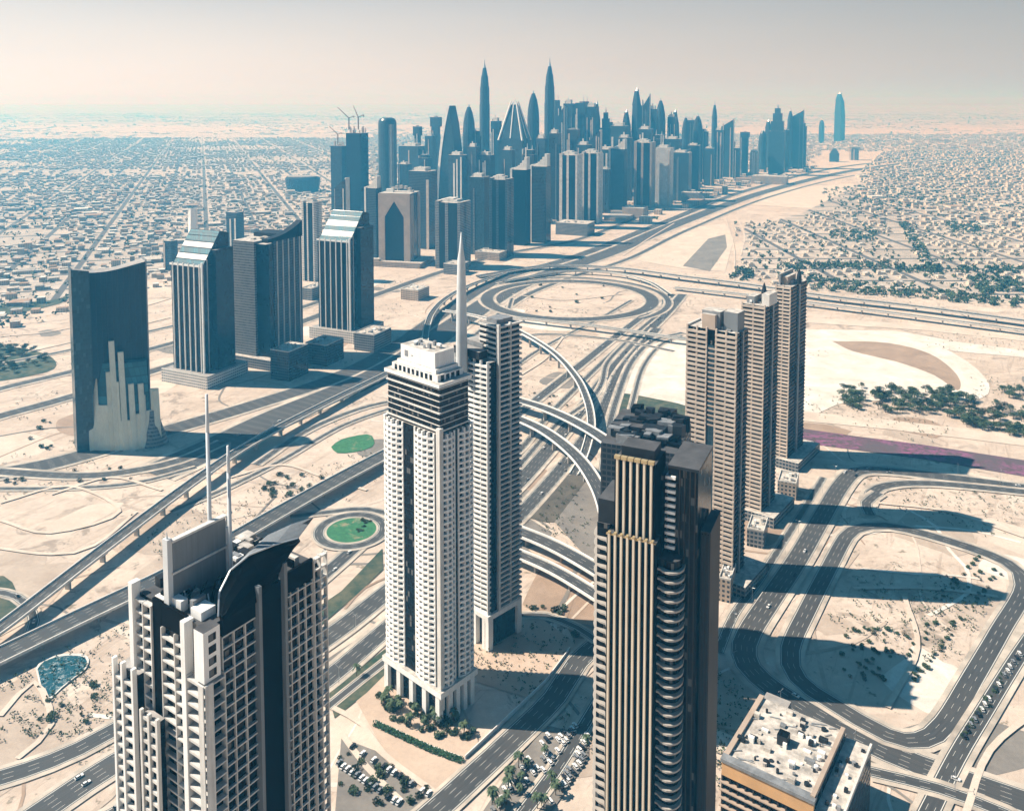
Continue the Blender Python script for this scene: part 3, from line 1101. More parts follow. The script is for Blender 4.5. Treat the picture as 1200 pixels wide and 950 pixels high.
# ------------------------------------------------------------------ blue balconied tower with the mast
def mast_tower():
    P, a, b, c, rz = footprint(534, 573, 608, 763, 45)
    root = thing('mast_tower', c, rz, 'blue grey tower of horizontal balcony bands with a thick round mast on top', 'tower', 'tall towers in the foreground')
    hx, hy = a / 2, b / 2
    zf, zr = zat(P, 425), zat(Vector((0, c.y + 4, 0)), 374)
    m = MB()
    m.box(-hx + 1.4, hx - b * .42, -hy + 1.4, hy - 1.4, 0, zf, 'glass_black', 'roof_grey')
    m.build('glazing', root)
    m = MB()
    m.box(-hx * .1, hx - 1.6, -hy + b * .34, hy + 2, 0, zr, 'glass_navy', 'roof_grey')
    m.box(hx * .1, hx - 4, -hy + b * .45, hy - 2, zr, zr + 3, 'plant_grey')
    m.build('blue_slab', root)
    q = MB()
    n = 8
    z = 24.0
    while z < zf - 1:
        us = [-hx + (a * .97) * i / (n - 1) for i in range(n)]
        ring = [(u, -hy + 1.4 - 1.0 - 1.8 * math.sin(math.pi * i / (n - 1))) for i, u in enumerate(us)] + [(us[-1], -hy + 3), (us[0], -hy + 3)]
        q.prism(ring, z, z + 1.3, 'white_wall', bottom=True)
        z += 3.5
    for k in range(6):
        u = -hx + .3 + a * .95 * k / 5
        q.box(u - .4, u + .4, -hy - .2, -hy + 1.6, 24, zf, 'white_wall')
    q.build('balcony_bay', root)
    q = MB()
    z = 24.0
    while z < zr - 1:
        q.box(hx - 1.6, hx + .4, -hy + b * .30, hy + 2.6, z, z + 1.2, 'pale_concrete')
        q.box(-hx * .1, hx - 1.6, -hy + b * .30, -hy + b * .34, z, z + 1.2, 'pale_concrete')
        z += 3.5
    q.box(hx - 1.6, hx + .9, -hy + b * .30, -hy + b * .36, 24, zr + 1.5, 'pale_concrete')
    q.box(hx - 1.6, hx + .3, -hy + b * .70, -hy + b * .74, 24, zr + 1, 'pale_concrete')
    q.build('balcony_bands', root)
    q = MB()
    q.box(hx - b * .42, hx - 1.2, -hy + 2.4, -hy + b * .30, 0, zf - 1, 'glass_navy', 'roof_grey')
    q.box(-hx, hx - b * .3, -hy - .5, -hy + 7, zf, zf + 5, 'dark_metal', 'roof_grey')
    q.box(-hx + 2, hx - b * .5, -hy + 8, hy - 2, zf, zf + 8, 'plant_grey', 'roof_grey')
    q.build('roof_housing', root)
    q = MB()
    for k in range(4):
        u = -hx + a * .28 * k
        q.box(u, u + 3.2, -hy - 1.2, -hy + 3, 0, 24, 'white_wall')
    q.box(-hx, hx + .8, -hy - 1.4, hy + 2, 21, 24.2, 'white_wall')
    q.box(hx - 3, hx + .8, -hy - 1.2, -hy + 3, 0, 21, 'white_wall')
    q.box(hx - 3, hx + .8, hy - 2, hy + 2, 0, 21, 'white_wall')
    q.box(-hx, -hx + a * .5, -hy - 1.1, -hy - .3, 4, 21, 'white_wall')
    q.build('base_arcade', root)
    # mast: base and tip surveyed at the depth of the front wing
    t = at_y(541, 415, P.y + 12)
    tip = at_y(537, 272, P.y + 12)
    inv = root.matrix_basis.inverted()
    t, tip = inv @ t, inv @ tip
    q = MB()
    q.lathe([(4.0, t.z - 12), (3.8, t.z), (3.3, t.z + (tip.z - t.z) * .45), (2.5, t.z + (tip.z - t.z) * .78), (1.5, t.z + (tip.z - t.z) * .85), (.25, tip.z)], 18, 'mast_paint', t.x, t.y)
    q.build('mast', root, True)


mast_tower()


# ------------------------------------------------------------------ gold striped dark tower
def gold_tower():
    th = R(25)
    ctr = Vector((54, 346, 0))
    root = thing('gold_striped_tower', ctr, -th, 'black tower with vertical gold fins and white balcony slabs at right of centre', 'tower', 'tall towers in the foreground')
    inv = root.matrix_basis.inverted()

    def loc(px, py, Y):
        return inv @ at_y(px, py, Y)
    # local x positions from pixel columns on the front plane
    yf = -16.0

    def lx(px, yl=yf):
        k = (px - 600.0) / F_PX
        # solve for local x on plane y=yl
        cs, sn = math.cos(-th), math.sin(-th)
        # world = ctr + (cs*x - sn*y, sn*x + cs*y)
        return (k * (ctr.y + cs * yl) - ctr.x + sn * yl) / (cs - k * sn)
    x0, x1 = lx(714), lx(774)
    u0, u1 = lx(723, yf + 3), lx(772, yf + 3)
    D = ctr.y + yf * math.cos(th)
    zt, zl = zat(Vector((0, D + 3, 0)), 541), zat(Vector((0, D, 0)), 632)
    # cores
    m = MB()
    m.box(x0, x1, yf + .8, yf + 9, 0, zl, 'black_panel', 'roof_dark')
    m.build('lower_bay', root)
    m = MB()
    m.box(u0, u1, yf + 3.8, yf + 20, 0, zt, 'black_panel', 'roof_dark')
    m.build('upper_bay', root)
    q = MB()
    n = 8
    for i in range(n):
        u = x0 + (x1 - x0) * (i + .5) / n
        q.box(u - .42, u + .42, yf - .55, yf + .8, 0, zl + .8, 'pale_fin')
        q.box(u - .50, u + .50, yf - .6, yf + 1, zl + .8, zl + 1.5, 'gold_fin')
    q.box(x0, x1, yf + .1, yf + 1.0, zl, zl + .6, 'gold_fin')
    q.build('fins', root)
    q = MB()
    n = 6
    for i in range(n):
        u = u0 + (u1 - u0) * (i + .5) / n
        q.box(u - .42, u + .42, yf + 2.4, yf + 3.8, zl, zt + .4, 'pale_fin')
        q.box(u - 1.2, u + 1.2, yf + 2.2, yf + 4.1, zt + .4, zt + 1.7, 'gold_fin')
    q.build('upper_fins', root)
    # left balconies
    lo = lx(694, yf + 3)
    m = MB()
    m.box(lo + 2.8, x0, yf + 4.5, yf + 26, 0, zl + 2, 'glass_black', 'roof_dark')
    m.box(lo + 3, u0, yf + 5, yf + 24, zl + 2, zl + 12, 'dark_metal', 'roof_dark')
    m.build('left_wing', root)
    fh = 3.95
    nf = int(zl / fh)
    slab = MB()
    n = 6
    ring = []
    L = lo + .2
    for i in range(n):
        t = i / (n - 1) * math.pi / 2
        ring.append((L + (x0 - L) * (1 - math.cos(t)) * .9, yf + 3 + 6 - 6.6 * math.sin(t)))
    ring += [(x0 - .1, yf + .9), (x0 - .1, yf + 3), (lo + 2.9, yf + 12), (lo + 2.9, yf + 20), (L - .2, yf + 20)]
    slab.prism(ring, 0, .75, 'concrete', bottom=True)
    me = slab.mesh('balcony')
    for k in range(nf - 38 if nf > 38 else 0, nf):
        o = bpy.data.objects.new('balcony', me)
        col.objects.link(o)
        o.parent = root
        o.location = (0, 0, k * fh + 2)
    # right curved balconies
    r0, r1 = x1 + .2, lx(806, yf + 4)
    w = r1 - r0
    zr = zat(Vector((0, D - 2, 0)), 655)
    m = MB()
    m.prism([(r0, yf + 4)] + [(r0 + w * .5 + w * .42 * math.sin(t), yf + 7.5 - 4.5 * math.cos(t)) for t in np.linspace(-.6, 1.5, 7)] + [(r1, yf + 24), (r0, yf + 24)], 0, zr, 'glass_black', 'roof_dark')
    m.build('right_wing', root)
    slab = MB()
    ring = [(r0, yf + 2.6)] + [(r0 + w * .5 + w * .56 * math.sin(t), yf + 7.0 - 6.2 * math.cos(t)) for t in np.linspace(-.75, 1.5, 9)] + [(r1, yf + 12), (r0, yf + 12)]
    slab.prism(ring, 0, .75, 'concrete', bottom=True)
    me = slab.mesh('balcony')
    nf = int(zr / fh)
    for k in range(nf - 36 if nf > 36 else 0, nf):
        o = bpy.data.objects.new('balcony', me)
        col.objects.link(o)
        o.parent = root
        o.location = (0, 0, k * fh + 3)
    # rear body, right slabs
    zb = zat(Vector((0, D + 16, 0)), 532)
    s0, s1 = lx(790, yf + 12), lx(826, yf + 12)
    m = MB()
    m.box(u1 + .2, s0, yf + 12, yf + 36, 0, zb - 5, 'glass_black', 'roof_dark')
    m.build('middle_block', root)
    m = MB()
    m.box(s0, s1, yf + 10, yf + 36, 0, zb, 'glass_black', 'roof_dark')
    m.build('right_turret', root)
    q = MB()
    fins(q, 'y', s0 + 3.8, s1, yf + 10, 0, zb + .5, 4, .45, .7, 'brown_panel')
    q.box(s0, s1 + .4, yf + 9.2, yf + 36, zb, zb + 1.2, 'dark_metal', 'roof_dark')
    q.build('turret_fins', root)
    q = MB()
    z = zr + 2
    while z < zb - 3:
        q.box(s0 - .8, s0 + 3.2, yf + 8.8, yf + 10, z, z + 1.2, 'white_wall')
        q.box(s0 - .9, s0, yf + 8.8, yf + 16, z, z + 1.2, 'white_wall')
        z += 2.9
    q.build('turret_balconies', root)
    e1 = lx(843, yf + 18)
    ze = zat(Vector((0, D + 16, 0)), 602)
    m = MB()
    m.box(s1 + .5, e1, yf + 14, yf + 34, 0, ze, 'brown_panel', 'roof_dark')
    fins(m, 'y', s1 + .5, e1, yf + 14, 0, ze - 1, 3, .5, .6, 'dark_metal')
    m.build('right_slab', root)
    # roof: dark plant enclosure
    m = MB()
    m.box(u0 + 1.5, u1 - 1.5, yf + 8, yf + 18, zt, zt + 4, 'dark_metal', 'roof_dark')
    m.build('roof_housing', root)


gold_tower()


# ------------------------------------------------------------------ dark tower hidden behind the gold one
def rear_tower():
    ctr = Vector((86, 529, 0))
    root = thing('dark_tower', ctr, R(-22), 'dark tower with a jagged black roof rising just behind the gold striped tower', 'tower', 'tall towers in the foreground')
    h = zat(ctr, 507)
    m = MB()
    m.box(-23, 23, -26, 26, 0, h, 'fac_dark', 'roof_dark')
    m.build('shaft', root)
    m = MB()
    r = random.Random(4)
    m.box(-22, 10, -6, 23, h - 1, h + 5, 'dark_metal', 'roof_dark')
    for i in range(60):
        x, y = r.uniform(-23, 16), r.uniform(-23, 18)
        w, d = r.uniform(4, 12), r.uniform(3, 9)
        hh = r.uniform(2, 6) + max(0, y + 12) * .15
        m.prism([(x, y), (x + w * .8, y + r.uniform(-1, 1)), (x + w, y + d), (x, y + d)], h - 1, [h + hh * r.uniform(.82, 1) for _ in range(4)], r.choice(('dark_metal', 'plant_grey', 'dark_metal', 'black_panel')))
    m.build('jagged_roof', root)


rear_tower()


# ------------------------------------------------------------------ near left tower
def near_tower():
    th = R(34)
    a, b = 37.0, 47.0
    fc = Vector((-90, 239, 0))
    ex, ey = Vector((math.cos(th), -math.sin(th), 0)), Vector((math.sin(th), math.cos(th), 0))
    ctr = fc - ex * a / 2 + ey * b / 2
    root = thing('grid_tower', ctr, -th, 'near black and white grid tower with roof screen wall, two masts and curved black canopy', 'tower', 'tall towers in the foreground')
    inv = root.matrix_basis.inverted()
    hx, hy = a / 2, b / 2
    ZR = 206.0
    ZS = 186.0
    m = MB()
    m.box(-hx + 2.5, hx - 1.2, -hy + 1.6, hy - 1.5, 0, ZR - 1, 'glass_black', 'roof_dark')
    m.build('glazing', root)
    # right face (local +X): two grid bays with a black recess between them
    fh = 3.75
    rec0, rec1 = -hy + b * .42, -hy + b * .62

    def grid_x(lo, hi, z1, nb, xo, name):
        q = MB()
        z = 0.8
        while z < z1:
            q.box(hx - 1.2, hx + xo - .5, lo, hi, z, z + .42, 'pale_concrete')
            z += fh
        for k in range(nb + 1):
            u = lo + (hi - lo) * k / nb
            q.box(hx - 1.2, hx + xo - .4, u - .15, u + .15, 0, z1, 'pale_concrete')
        q.build(name, root)

    def grid_y(lo, hi, z1, nb, yo, name, t=1.0):
        q = MB()
        z = 0.8
        while z < z1:
            q.box(lo, hi, -hy - yo + .5, -hy + 1.6, z, z + t * .6, 'pale_concrete')
            z += fh
        for k in range(nb + 1):
            u = lo + (hi - lo) * k / nb
            q.box(u - .2, u + .2, -hy - yo + .4, -hy + 1.6, 0, z1, 'pale_concrete')
        q.build(name, root)
    grid_x(-hy + 6.5, rec0 - .6, ZR - 6, 3, .2, 'window_grid')
    grid_x(rec1 + .6, hy - 4.5, ZR - 5, 4, .2, 'window_grid')
    grid_x(hy - 4.4, hy + 1.2, ZR + 2, 2, .9, 'corner_grid')
    m = MB()
    m.box(hx - 1.2, hx - .3, rec0, rec1, 12, ZR + 1, 'black_panel')
    m.build('recess', root)
    m = MB()
    m.box(hx - 1.2, hx + 1.5, rec0 - 1.0, rec0 + .2, 0, ZR + 4, 'screen_panel')
    m.build('recess_jamb', root)
    m = MB()
    m.box(hx - 1.2, hx + 1.5, rec1 - .2, rec1 + 1.0, 0, ZR + 7, 'screen_panel')
    m.build('recess_jamb', root)
    m = MB()
    m.box(hx - 1.2, hx - .2, -hy + 6.5, rec0 - 1, ZR - 5.8, ZR + .6, 'black_panel')
    m.build('parapet', root)
    m = MB()
    m.box(hx - 1.2, hx - .2, rec1 + 1, hy - 4.4, ZR - 4.8, ZR + 2, 'black_panel')
    m.build('parapet', root)
    # front corner bay of pierced white wall above, stepped out below
    m = MB()
    m.box(hx - 3.6, hx + .9, -hy - .9, -hy + 4.8, ZS + 4, ZR - .5, 'white_wall', 'roof_dark')
    for k in range(4):
        z = ZS + 5 + k * 3.6
        m.box(hx + .85, hx + .95, -hy + .8, -hy + 3.4, z, z + 2.3, 'glass_black')
    m.build('corner_turret', root)
    grid_x(-hy - 1.5, -hy + 6.2, ZS + 3.8, 1, 1.5, 'corner_grid')
    grid_y(hx - 7.5, hx + 1.5, ZS + 3.8, 1, 1.5, 'corner_grid', 1.3)
    # left face (local -Y)
    grid_y(-hx + 15.5, hx - 8.5, ZR - 7, 2, .3, 'window_grid')
    grid_y(-hx + 2, -hx + 10.5, ZR - 2, 2, .5, 'window_grid')
    m = MB()
    m.box(-hx + .4, -hx + 2.4, -hy - 1.0, -hy + 2, 0, ZR + 3, 'white_wall')
    m.build('pier', root)
    m = MB()
    m.box(hx - 9.6, hx - 7.6, -hy - 1.3, -hy + 2, 0, ZR, 'white_wall')
    m.build('pier', root)
    m = MB()
    m.box(-hx + 10.7, -hx + 15.2, -hy + .6, -hy + 1.6, 0, ZR + .5, 'black_panel')
    m.box(-hx + 15.5, hx - 9.6, -hy + .5, -hy + 1.6, ZR - 6.6, ZR + .5, 'black_panel')
    m.build('dark_strip', root)
    # lower stepped-out bays on the left side
    ZL = 181.0
    m = MB()
    m.box(-hx - 4.5, -hx + 6, -hy - 2.2, hy - 8, 0, ZL, 'glass_black', 'roof_grey')
    m.build('left_wing', root)
    q = MB()
    z = 1.0
    while z < ZL:
        q.box(-hx - 5.6, -hx + 5.5, -hy - 3.4, -hy - 2.2, z, z + .75, 'pale_concrete')
        q.box(-hx - 5.7, -hx - 4.5, -hy - 3.4, hy - 8, z, z + 1.1, 'pale_concrete')
        z += fh
    for u in (-hx - 5.2, -hx - .5, -hx + 5.2):
        q.box(u - .5, u + .5, -hy - 3.7, -hy - 2.2, 0, ZL + 2.5, 'white_wall')
    q.build('wing_balconies', root)
    ZM = 171.0
    m = MB()
    m.box(-hx + 9.8, -hx + 17.5, -hy - 2.8, -hy - .6, 0, ZM, 'glass_black', 'roof_grey')
    m.build('projecting_bay', root)
    q = MB()
    z = 1.0
    while z < ZM:
        q.box(-hx + 9.4, -hx + 18, -hy - 3.6, -hy - 2.8, z, z + 1.0, 'pale_concrete')
        z += fh
    for u in (-hx + 9.6, -hx + 13.6, -hx + 17.8):
        q.box(u - .5, u + .5, -hy - 3.9, -hy - 2.8, 0, ZM + 1.5, 'pale_concrete')
    q.build('bay_balconies', root)
    # back faces
    q = MB()
    z = 1.0
    while z < ZR - 4:
        q.box(-hx + 2, hx, hy - 1.5, hy - .5, z, z + 1, 'pale_concrete')
        q.box(-hx + 1.5, -hx + 2.5, -hy, hy, z, z + 1, 'pale_concrete')
        z += fh
    q.build('rear_bands', root)
    # roof clutter
    r = random.Random(8)
    for i in range(80):
        x, y = r.uniform(-hx + 4, hx - 7), r.uniform(-hy + 3, hy - 5)
        w, d, h = r.uniform(1, 5.5), r.uniform(1, 5.5), r.uniform(.5, 4.0)
        m = MB()
        m.box(x - w / 2, x + w / 2, y - d / 2, y + d / 2, ZR - 1, ZR - 1 + h, r.choice(('plant_grey', 'roof_light', 'dark_metal', 'white_wall', 'dark_metal', 'black_panel')))
        m.build('roof_unit', root)
    for i in range(16):
        x, y = r.uniform(-hx + 4, hx - 8), r.uniform(-hy + 3, hy - 5)
        m = MB()
        m.tube((x, y, ZR - 1), (x + r.uniform(-5, 5), y + r.uniform(-5, 5), ZR + r.uniform(1, 3)), .25, .25, 6, 'steel')
        m.build('roof_pipe', root)

    def wl(px, py, Y):
        return inv @ at_y(px, py, Y)
    # tall two-tier screen wall parallel to the right face
    p0, p1 = wl(196, 628, 251.5), wl(262, 596, 268)
    x = p0.x
    y0, y1 = p0.y, max(p1.y, p0.y + 18)
    m = MB()
    m.box(x, x + .9, y0 + 1, y1, ZR - 1, ZR + 9.6, 'screen_panel')
    m.box(x + .25, x + 1.1, y0 + 1, y1, ZR + 10.1, ZR + 19.5, 'screen_panel')
    m.box(x - .3, x + 1.5, y0 + .5, y1 + .3, ZR + 19.5, ZR + 20.2, 'pale_concrete')
    m.box(x - .1, x + 1.6, y0 + .5, y1 + .3, ZR + 9.5, ZR + 10.2, 'pale_concrete')
    m.build('screen_wall', root)
    m = MB()
    m.box(x - 1.4, x + 1.0, y0 - .8, y0 + .9, ZR - 1, ZR + 20.8, 'mast_paint')
    m.tube((x - .2, y0, ZR + 20.8), (x - .2, y0, ZR + 23), .3, .1, 8, 'mast_paint')
    m.build('screen_post', root)
    m = MB()
    m.box(x - .5, x + 1.3, y1, y1 + 1.3, ZR - 1, ZR + 16, 'mast_paint')
    m.tube((x + .4, y1 + .5, ZR + 16), (x + 2.4, y1 + .5, ZR + 21), .45, .45, 8, 'mast_paint')
    m.tube((x + 2.4, y1 + .5, ZR + 21), (x + 3.6, y1 + .5, ZR + 21.6), .45, .45, 8, 'mast_paint')
    m.build('screen_post', root)
    for (px, yt, Y) in ((246, 462, 265), (271, 522, 266)):
        t = wl(px - 4, yt, Y)
        m = MB()
        m.tube((t.x, t.y, ZR - 1), (t.x, t.y, ZR + (t.z - ZR) * .8), .72, .6, 12, 'mast_paint')
        m.tube((t.x, t.y, ZR + (t.z - ZR) * .8), (t.x, t.y, t.z), .6, .42, 12, 'mast_paint')
        m.build('mast', root, True)
    # dark curved ribs standing in front of the screen wall
    for k in range(5):
        bx, by = x + 3.5 + k * 2.4, y0 + 4 + k * 2.6
        m = MB()
        prev = Vector((bx, by, ZR - 1))
        for q in range(1, 6):
            t = q / 5
            cur = Vector((bx + 3.2 * t * t, by + .6 * t, ZR - 1 + (7 + k * 1.1) * t))
            m.tube(prev, cur, .75 - .1 * q, .65 - .1 * q, 6, 'black_panel')
            prev = cur
        m.build('roof_rib', root)
    # curved black canopy sweeping up to the right
    near = [(256, 722, 246), (257, 694, 250), (270, 668, 255), (292, 650, 260), (322, 638, 264), (349, 631, 268)]
    low = [(262, 724, 246), (285, 716, 250), (300, 706, 254), (315, 690, 259), (332, 664, 264), (350, 630, 268)]
    A = [wl(*p) for p in near]
    B = [wl(*p) for p in low]
    back = [p + Vector((-2.0, 9, .5 + 2.5 * i / 5)) for i, p in enumerate(A)]
    m = MB()
    m.grid([[A[i].lerp(B[i], t) + Vector((2.2 * math.sin(math.pi * t), -1.0 * math.sin(math.pi * t), 0)) for i in range(6)] for t in np.linspace(0, 1, 6)], 'black_panel')
    m.grid([[A[i].lerp(back[i], t) for i in range(6)] for t in np.linspace(0, 1, 4)], 'screen_panel')
    m.grid([[back[i].lerp(B[i], t) for i in range(6)] for t in np.linspace(0, 1, 4)], 'dark_metal')
    for i in range(5):
        m.tube(A[i], A[i + 1], .35, .35, 6, 'steel')
    m.build('canopy', root)
    m = MB()
    for i, j in ((1, 2), (3, 4)):
        m.tube(A[i], (A[i].x, A[i].y, ZR - 1), .3, .3, 6, 'steel')
    m.build('canopy_strut', root)


near_tower()


# ------------------------------------------------------------------ towers along the highway, left side
def concave_tower():
    P, a, b, c, rz = footprint(90, 108, 171, 527, 68)
    # built on its own plan: a slab whose front is concave, roofline dipping in the middle
    base_l, base_r = at(92, 529), at(176, 512)
    d = base_r - base_l
    L = d.length
    ang = math.atan2(d.y, d.x)
    root = thing('concave_tower', base_l + d / 2, ang, 'dark glass slab tower with a dipping roofline and cream finned screen at its foot', 'tower', 'glass towers along the highway')
    zl, zr = zat(base_l, 318), zat(base_r, 306)
    m = MB()
    n = 14
    us = np.linspace(-L / 2, L / 2, n)
    front = [(u, 5 * math.cos(math.pi * u / L) - 2) for u in us]
    backp = [(u, 20) for u in us[::-1]]
    zf = [zl + (zr - zl) * i / (n - 1) - 7 * math.sin(math.pi * i / (n - 1)) * (1 - i / (n - 1) * .4) for i in range(n)]
    zbk = zf[::-1]
    m.prism(front + backp, 0, zf + zbk, 'glass_navy', 'roof_grey')
    m.build('glass_slab', root)
    m = MB()
    gr_ = random.Random(15)
    for i in range(n - 1):
        u = (us[i] + us[i + 1]) / 2
        yy_ = (front[i][1] + front[i + 1][1]) / 2
        m.box(us[i] - .12, us[i] + .12, front[i][1] - .35, front[i][1] + .1, 2, min(zf[i], zf[i + 1]) - 1, 'dark_metal')
    m.build('mullions', root)
    m = MB()
    m.box(-L / 2 - 1.6, -L / 2, -3.5, 21, 0, zl + 2, 'glass_teal')
    m.prism([(-L / 2 - 1.6, -4.4), (-L / 2 + 15, -3.2), (-L / 2 + 15, -2.0), (-L / 2 - 1.6, -3.45)], 0, [zl + 2.5, zl - 1, zl - 1, zl + 2.5], 'glass_teal')
    m.build('side_fin', root)
    m = MB()
    m.box(L / 2, L / 2 + 1.2, -2.5, 21, 0, zr + 2, 'plant_grey')
    m.build('side_fin', root)
    # cream screen: sloping curved wall of panels of different heights
    inv = root.matrix_basis.inverted()
    s0, s1 = inv @ at(106, 528), inv @ at(190, 522)
    cols_ = [(0.00, .14, 448), (.14, .24, 478), (.24, .34, 478), (.32, .43, 452), (.43, .56, 496), (.56, .62, 500), (.62, .72, 490), (.72, .80, 470), (.80, .88, 488), (.88, 1.0, 464)]
    m = MB()
    spike = [(.03, 402, 448), (.30, 440, 480), (.36, 405, 455), (.48, 418, 500), (.60, 455, 490), (.74, 456, 490), (.95, 466, 500)]

    def sp(t, z):
        w = s0.lerp(s1, t)
        return Vector((w.x, w.y - 7 * math.sin(math.pi * min(1, t * 1.1)) + z * .17, z))
    Pm = base_l
    for t0, t1, py in cols_:
        z1 = zat(Pm, py)
        k = 4
        rows = []
        for zz in (0, z1):
            rows.append([sp(t0 + (t1 - t0) * i / k, zz) for i in range(k + 1)])
        m.grid(rows, 'cream_panel')
        rb = [[p + Vector((0, 2.2, 0)) for p in r] for r in rows]
        m.grid(rb, 'cream_panel')
        m.grid([rows[1], rb[1]], 'cream_panel')
        m.grid([[rows[0][0], rb[0][0]], [rows[1][0], rb[1][0]]], 'cream_panel')
        m.grid([[rows[0][-1], rb[0][-1]], [rows[1][-1], rb[1][-1]]], 'cream_panel')
    m.build('cream_screen', root)
    for t, py, pb in spike:
        z1, z0 = zat(Pm, py), zat(Pm, pb)
        q = MB()
        p0, p1 = sp(t, 0), sp(t, z1)
        w = 2.6
        f = [p0 + Vector((-w, -1.2, 0)), p0 + Vector((w, -1.2, 0)), p1 + Vector((w, -1.2, 0)), p1 + Vector((-w, -1.2, 0))]
        g = [p + Vector((0, 3.2, 0)) for p in f]
        q.face(f, 'cream_panel')
        q.face(g[::-1], 'cream_panel')
        q.face([f[3], f[2], g[2], g[3]], 'cream_panel')
        q.face([f[0], f[3], g[3], g[0]], 'cream_panel')
        q.face([f[2], f[1], g[1], g[2]], 'cream_panel')
        q.build('cream_fin', root)
    # teal lower glazing behind the screen
    q = MB()
    zt = zat(Pm, 432)
    rows = [[sp(t, z) + Vector((0, 3.0, 0)) for t in np.linspace(.05, .86, 8)] for z in (0, zt)]
    q.grid(rows, 'glass_roof')
    q.grid([rows[1], [Vector((p.x, 8, p.z)) for p in rows[1]]], 'glass_roof')
    q.build('foot_glazing', root)
    # half-cone foot on the right
    q = MB()
    e = sp(1.0, 0)
    q.lathe([(15, 0), (11, 12), (7, 26), (5, 36)], 20, 'fac_grey_flat', e.x - 6, e.y + 12)
    q.build('foot_cone', root, True)


concave_tower()


def wedge_tower(xl, xc, xr, yb, yt, yridge, th, label, seed):
    P, a, b, c, rz = footprint(xl, xc, xr, yb, th)
    root = thing('wedge_tower', c, rz, label, 'tower', 'glass towers along the highway')
    hx, hy = a / 2, b / 2
    zt = zat(P, yt)
    zr = zat(Vector((0, c.y + hy * .6, 0)), yridge)
    zp = 16.0
    m = MB()
    m.box(-hx + 1, hx - 1, -hy + 1, hy - 1, zp, zt, 'glass_navy', 'roof_light')
    m.build('glass_shaft', root)
    m = MB()
    yr = hy * .35
    i = 1.5
    # sloping roof prism: low at the front face, high toward the back
    x0, x1 = -hx + 3, hx - i
    prof = [(-hy + 3, zt), (yr, zr), (hy - i, zr - 4), (hy - i, zt)]
    L = [(x0, y, z) for y, z in prof]
    Rr = [(x1, y, z) for y, z in prof]
    m.face(L[::-1], 'glass_navy')
    m.face(Rr, 'glass_navy')
    m.face([L[1], L[2], Rr[2], Rr[1]][::-1], 'glass_navy')
    m.face([L[2], L[3], Rr[3], Rr[2]][::-1], 'glass_navy')
    m.build('roof_wedge', root)
    m = MB()
    for k in range(6):
        t0, t1 = k / 6, (k + .86) / 6
        p = [Vector(L[0]).lerp(Vector(L[1]), t0), Vector(Rr[0]).lerp(Vector(Rr[1]), t0), Vector(Rr[0]).lerp(Vector(Rr[1]), t1), Vector(L[0]).lerp(Vector(L[1]), t1)]
        up = Vector((0, -.3, .3))
        m.face([q + up for q in p], 'white_wall' if k in (1, 3) else 'glass_roof')
    m.face([Vector(L[0]), Vector(Rr[0]), Vector(Rr[1]), Vector(L[1])], 'glass_navy')
    m.build('sloping_skylight', root)
    m = MB()
    fins(m, 'y', -hx, hx, -hy + 1, zp, zt + 3, 6, 1.0, 1.6, 'white_wall')
    m.box(hx - 1.6, hx + .6, -hy - .6, -hy + 1.4, zp, zt + 5, 'white_wall')
    m.box(-hx - .4, hx, -hy - .3, -hy + 1.0, zt - 1, zt + 1.4, 'white_wall')
    m.build('fins', root)
    m = MB()
    fins(m, 'x', -hy + 3, hy, hx - 1, zp, zt + 8, 4, .9, 1.2, 'steel')
    m.build('side_fins', root)
    m = MB()
    m.box(hx - 2, hx + 6, -hy + b * .35, hy - 2, zp, zr - 22, 'glass_navy', 'roof_grey')
    m.build('side_block', root)
    m = MB()
    m.box(-hx - 9, hx + 14, -hy - 10, hy + 12, 0, zp, 'fac_white', 'roof_grey')
    m.box(-hx - 9, hx + 14, -hy - 10, -hy - 9.2, zp, zp + 1.5, 'pale_concrete')
    m.build('podium', root)
    return root


wedge_tower(203, 240, 274, 452, 313, 268, 25, 'glass tower with sloping skylight roof beside the dark concave slab', 1)
wedge_tower(373, 411, 436, 400, 284, 246, 25, 'glass tower with sloping skylight roof left of the pointed arch tower', 2)


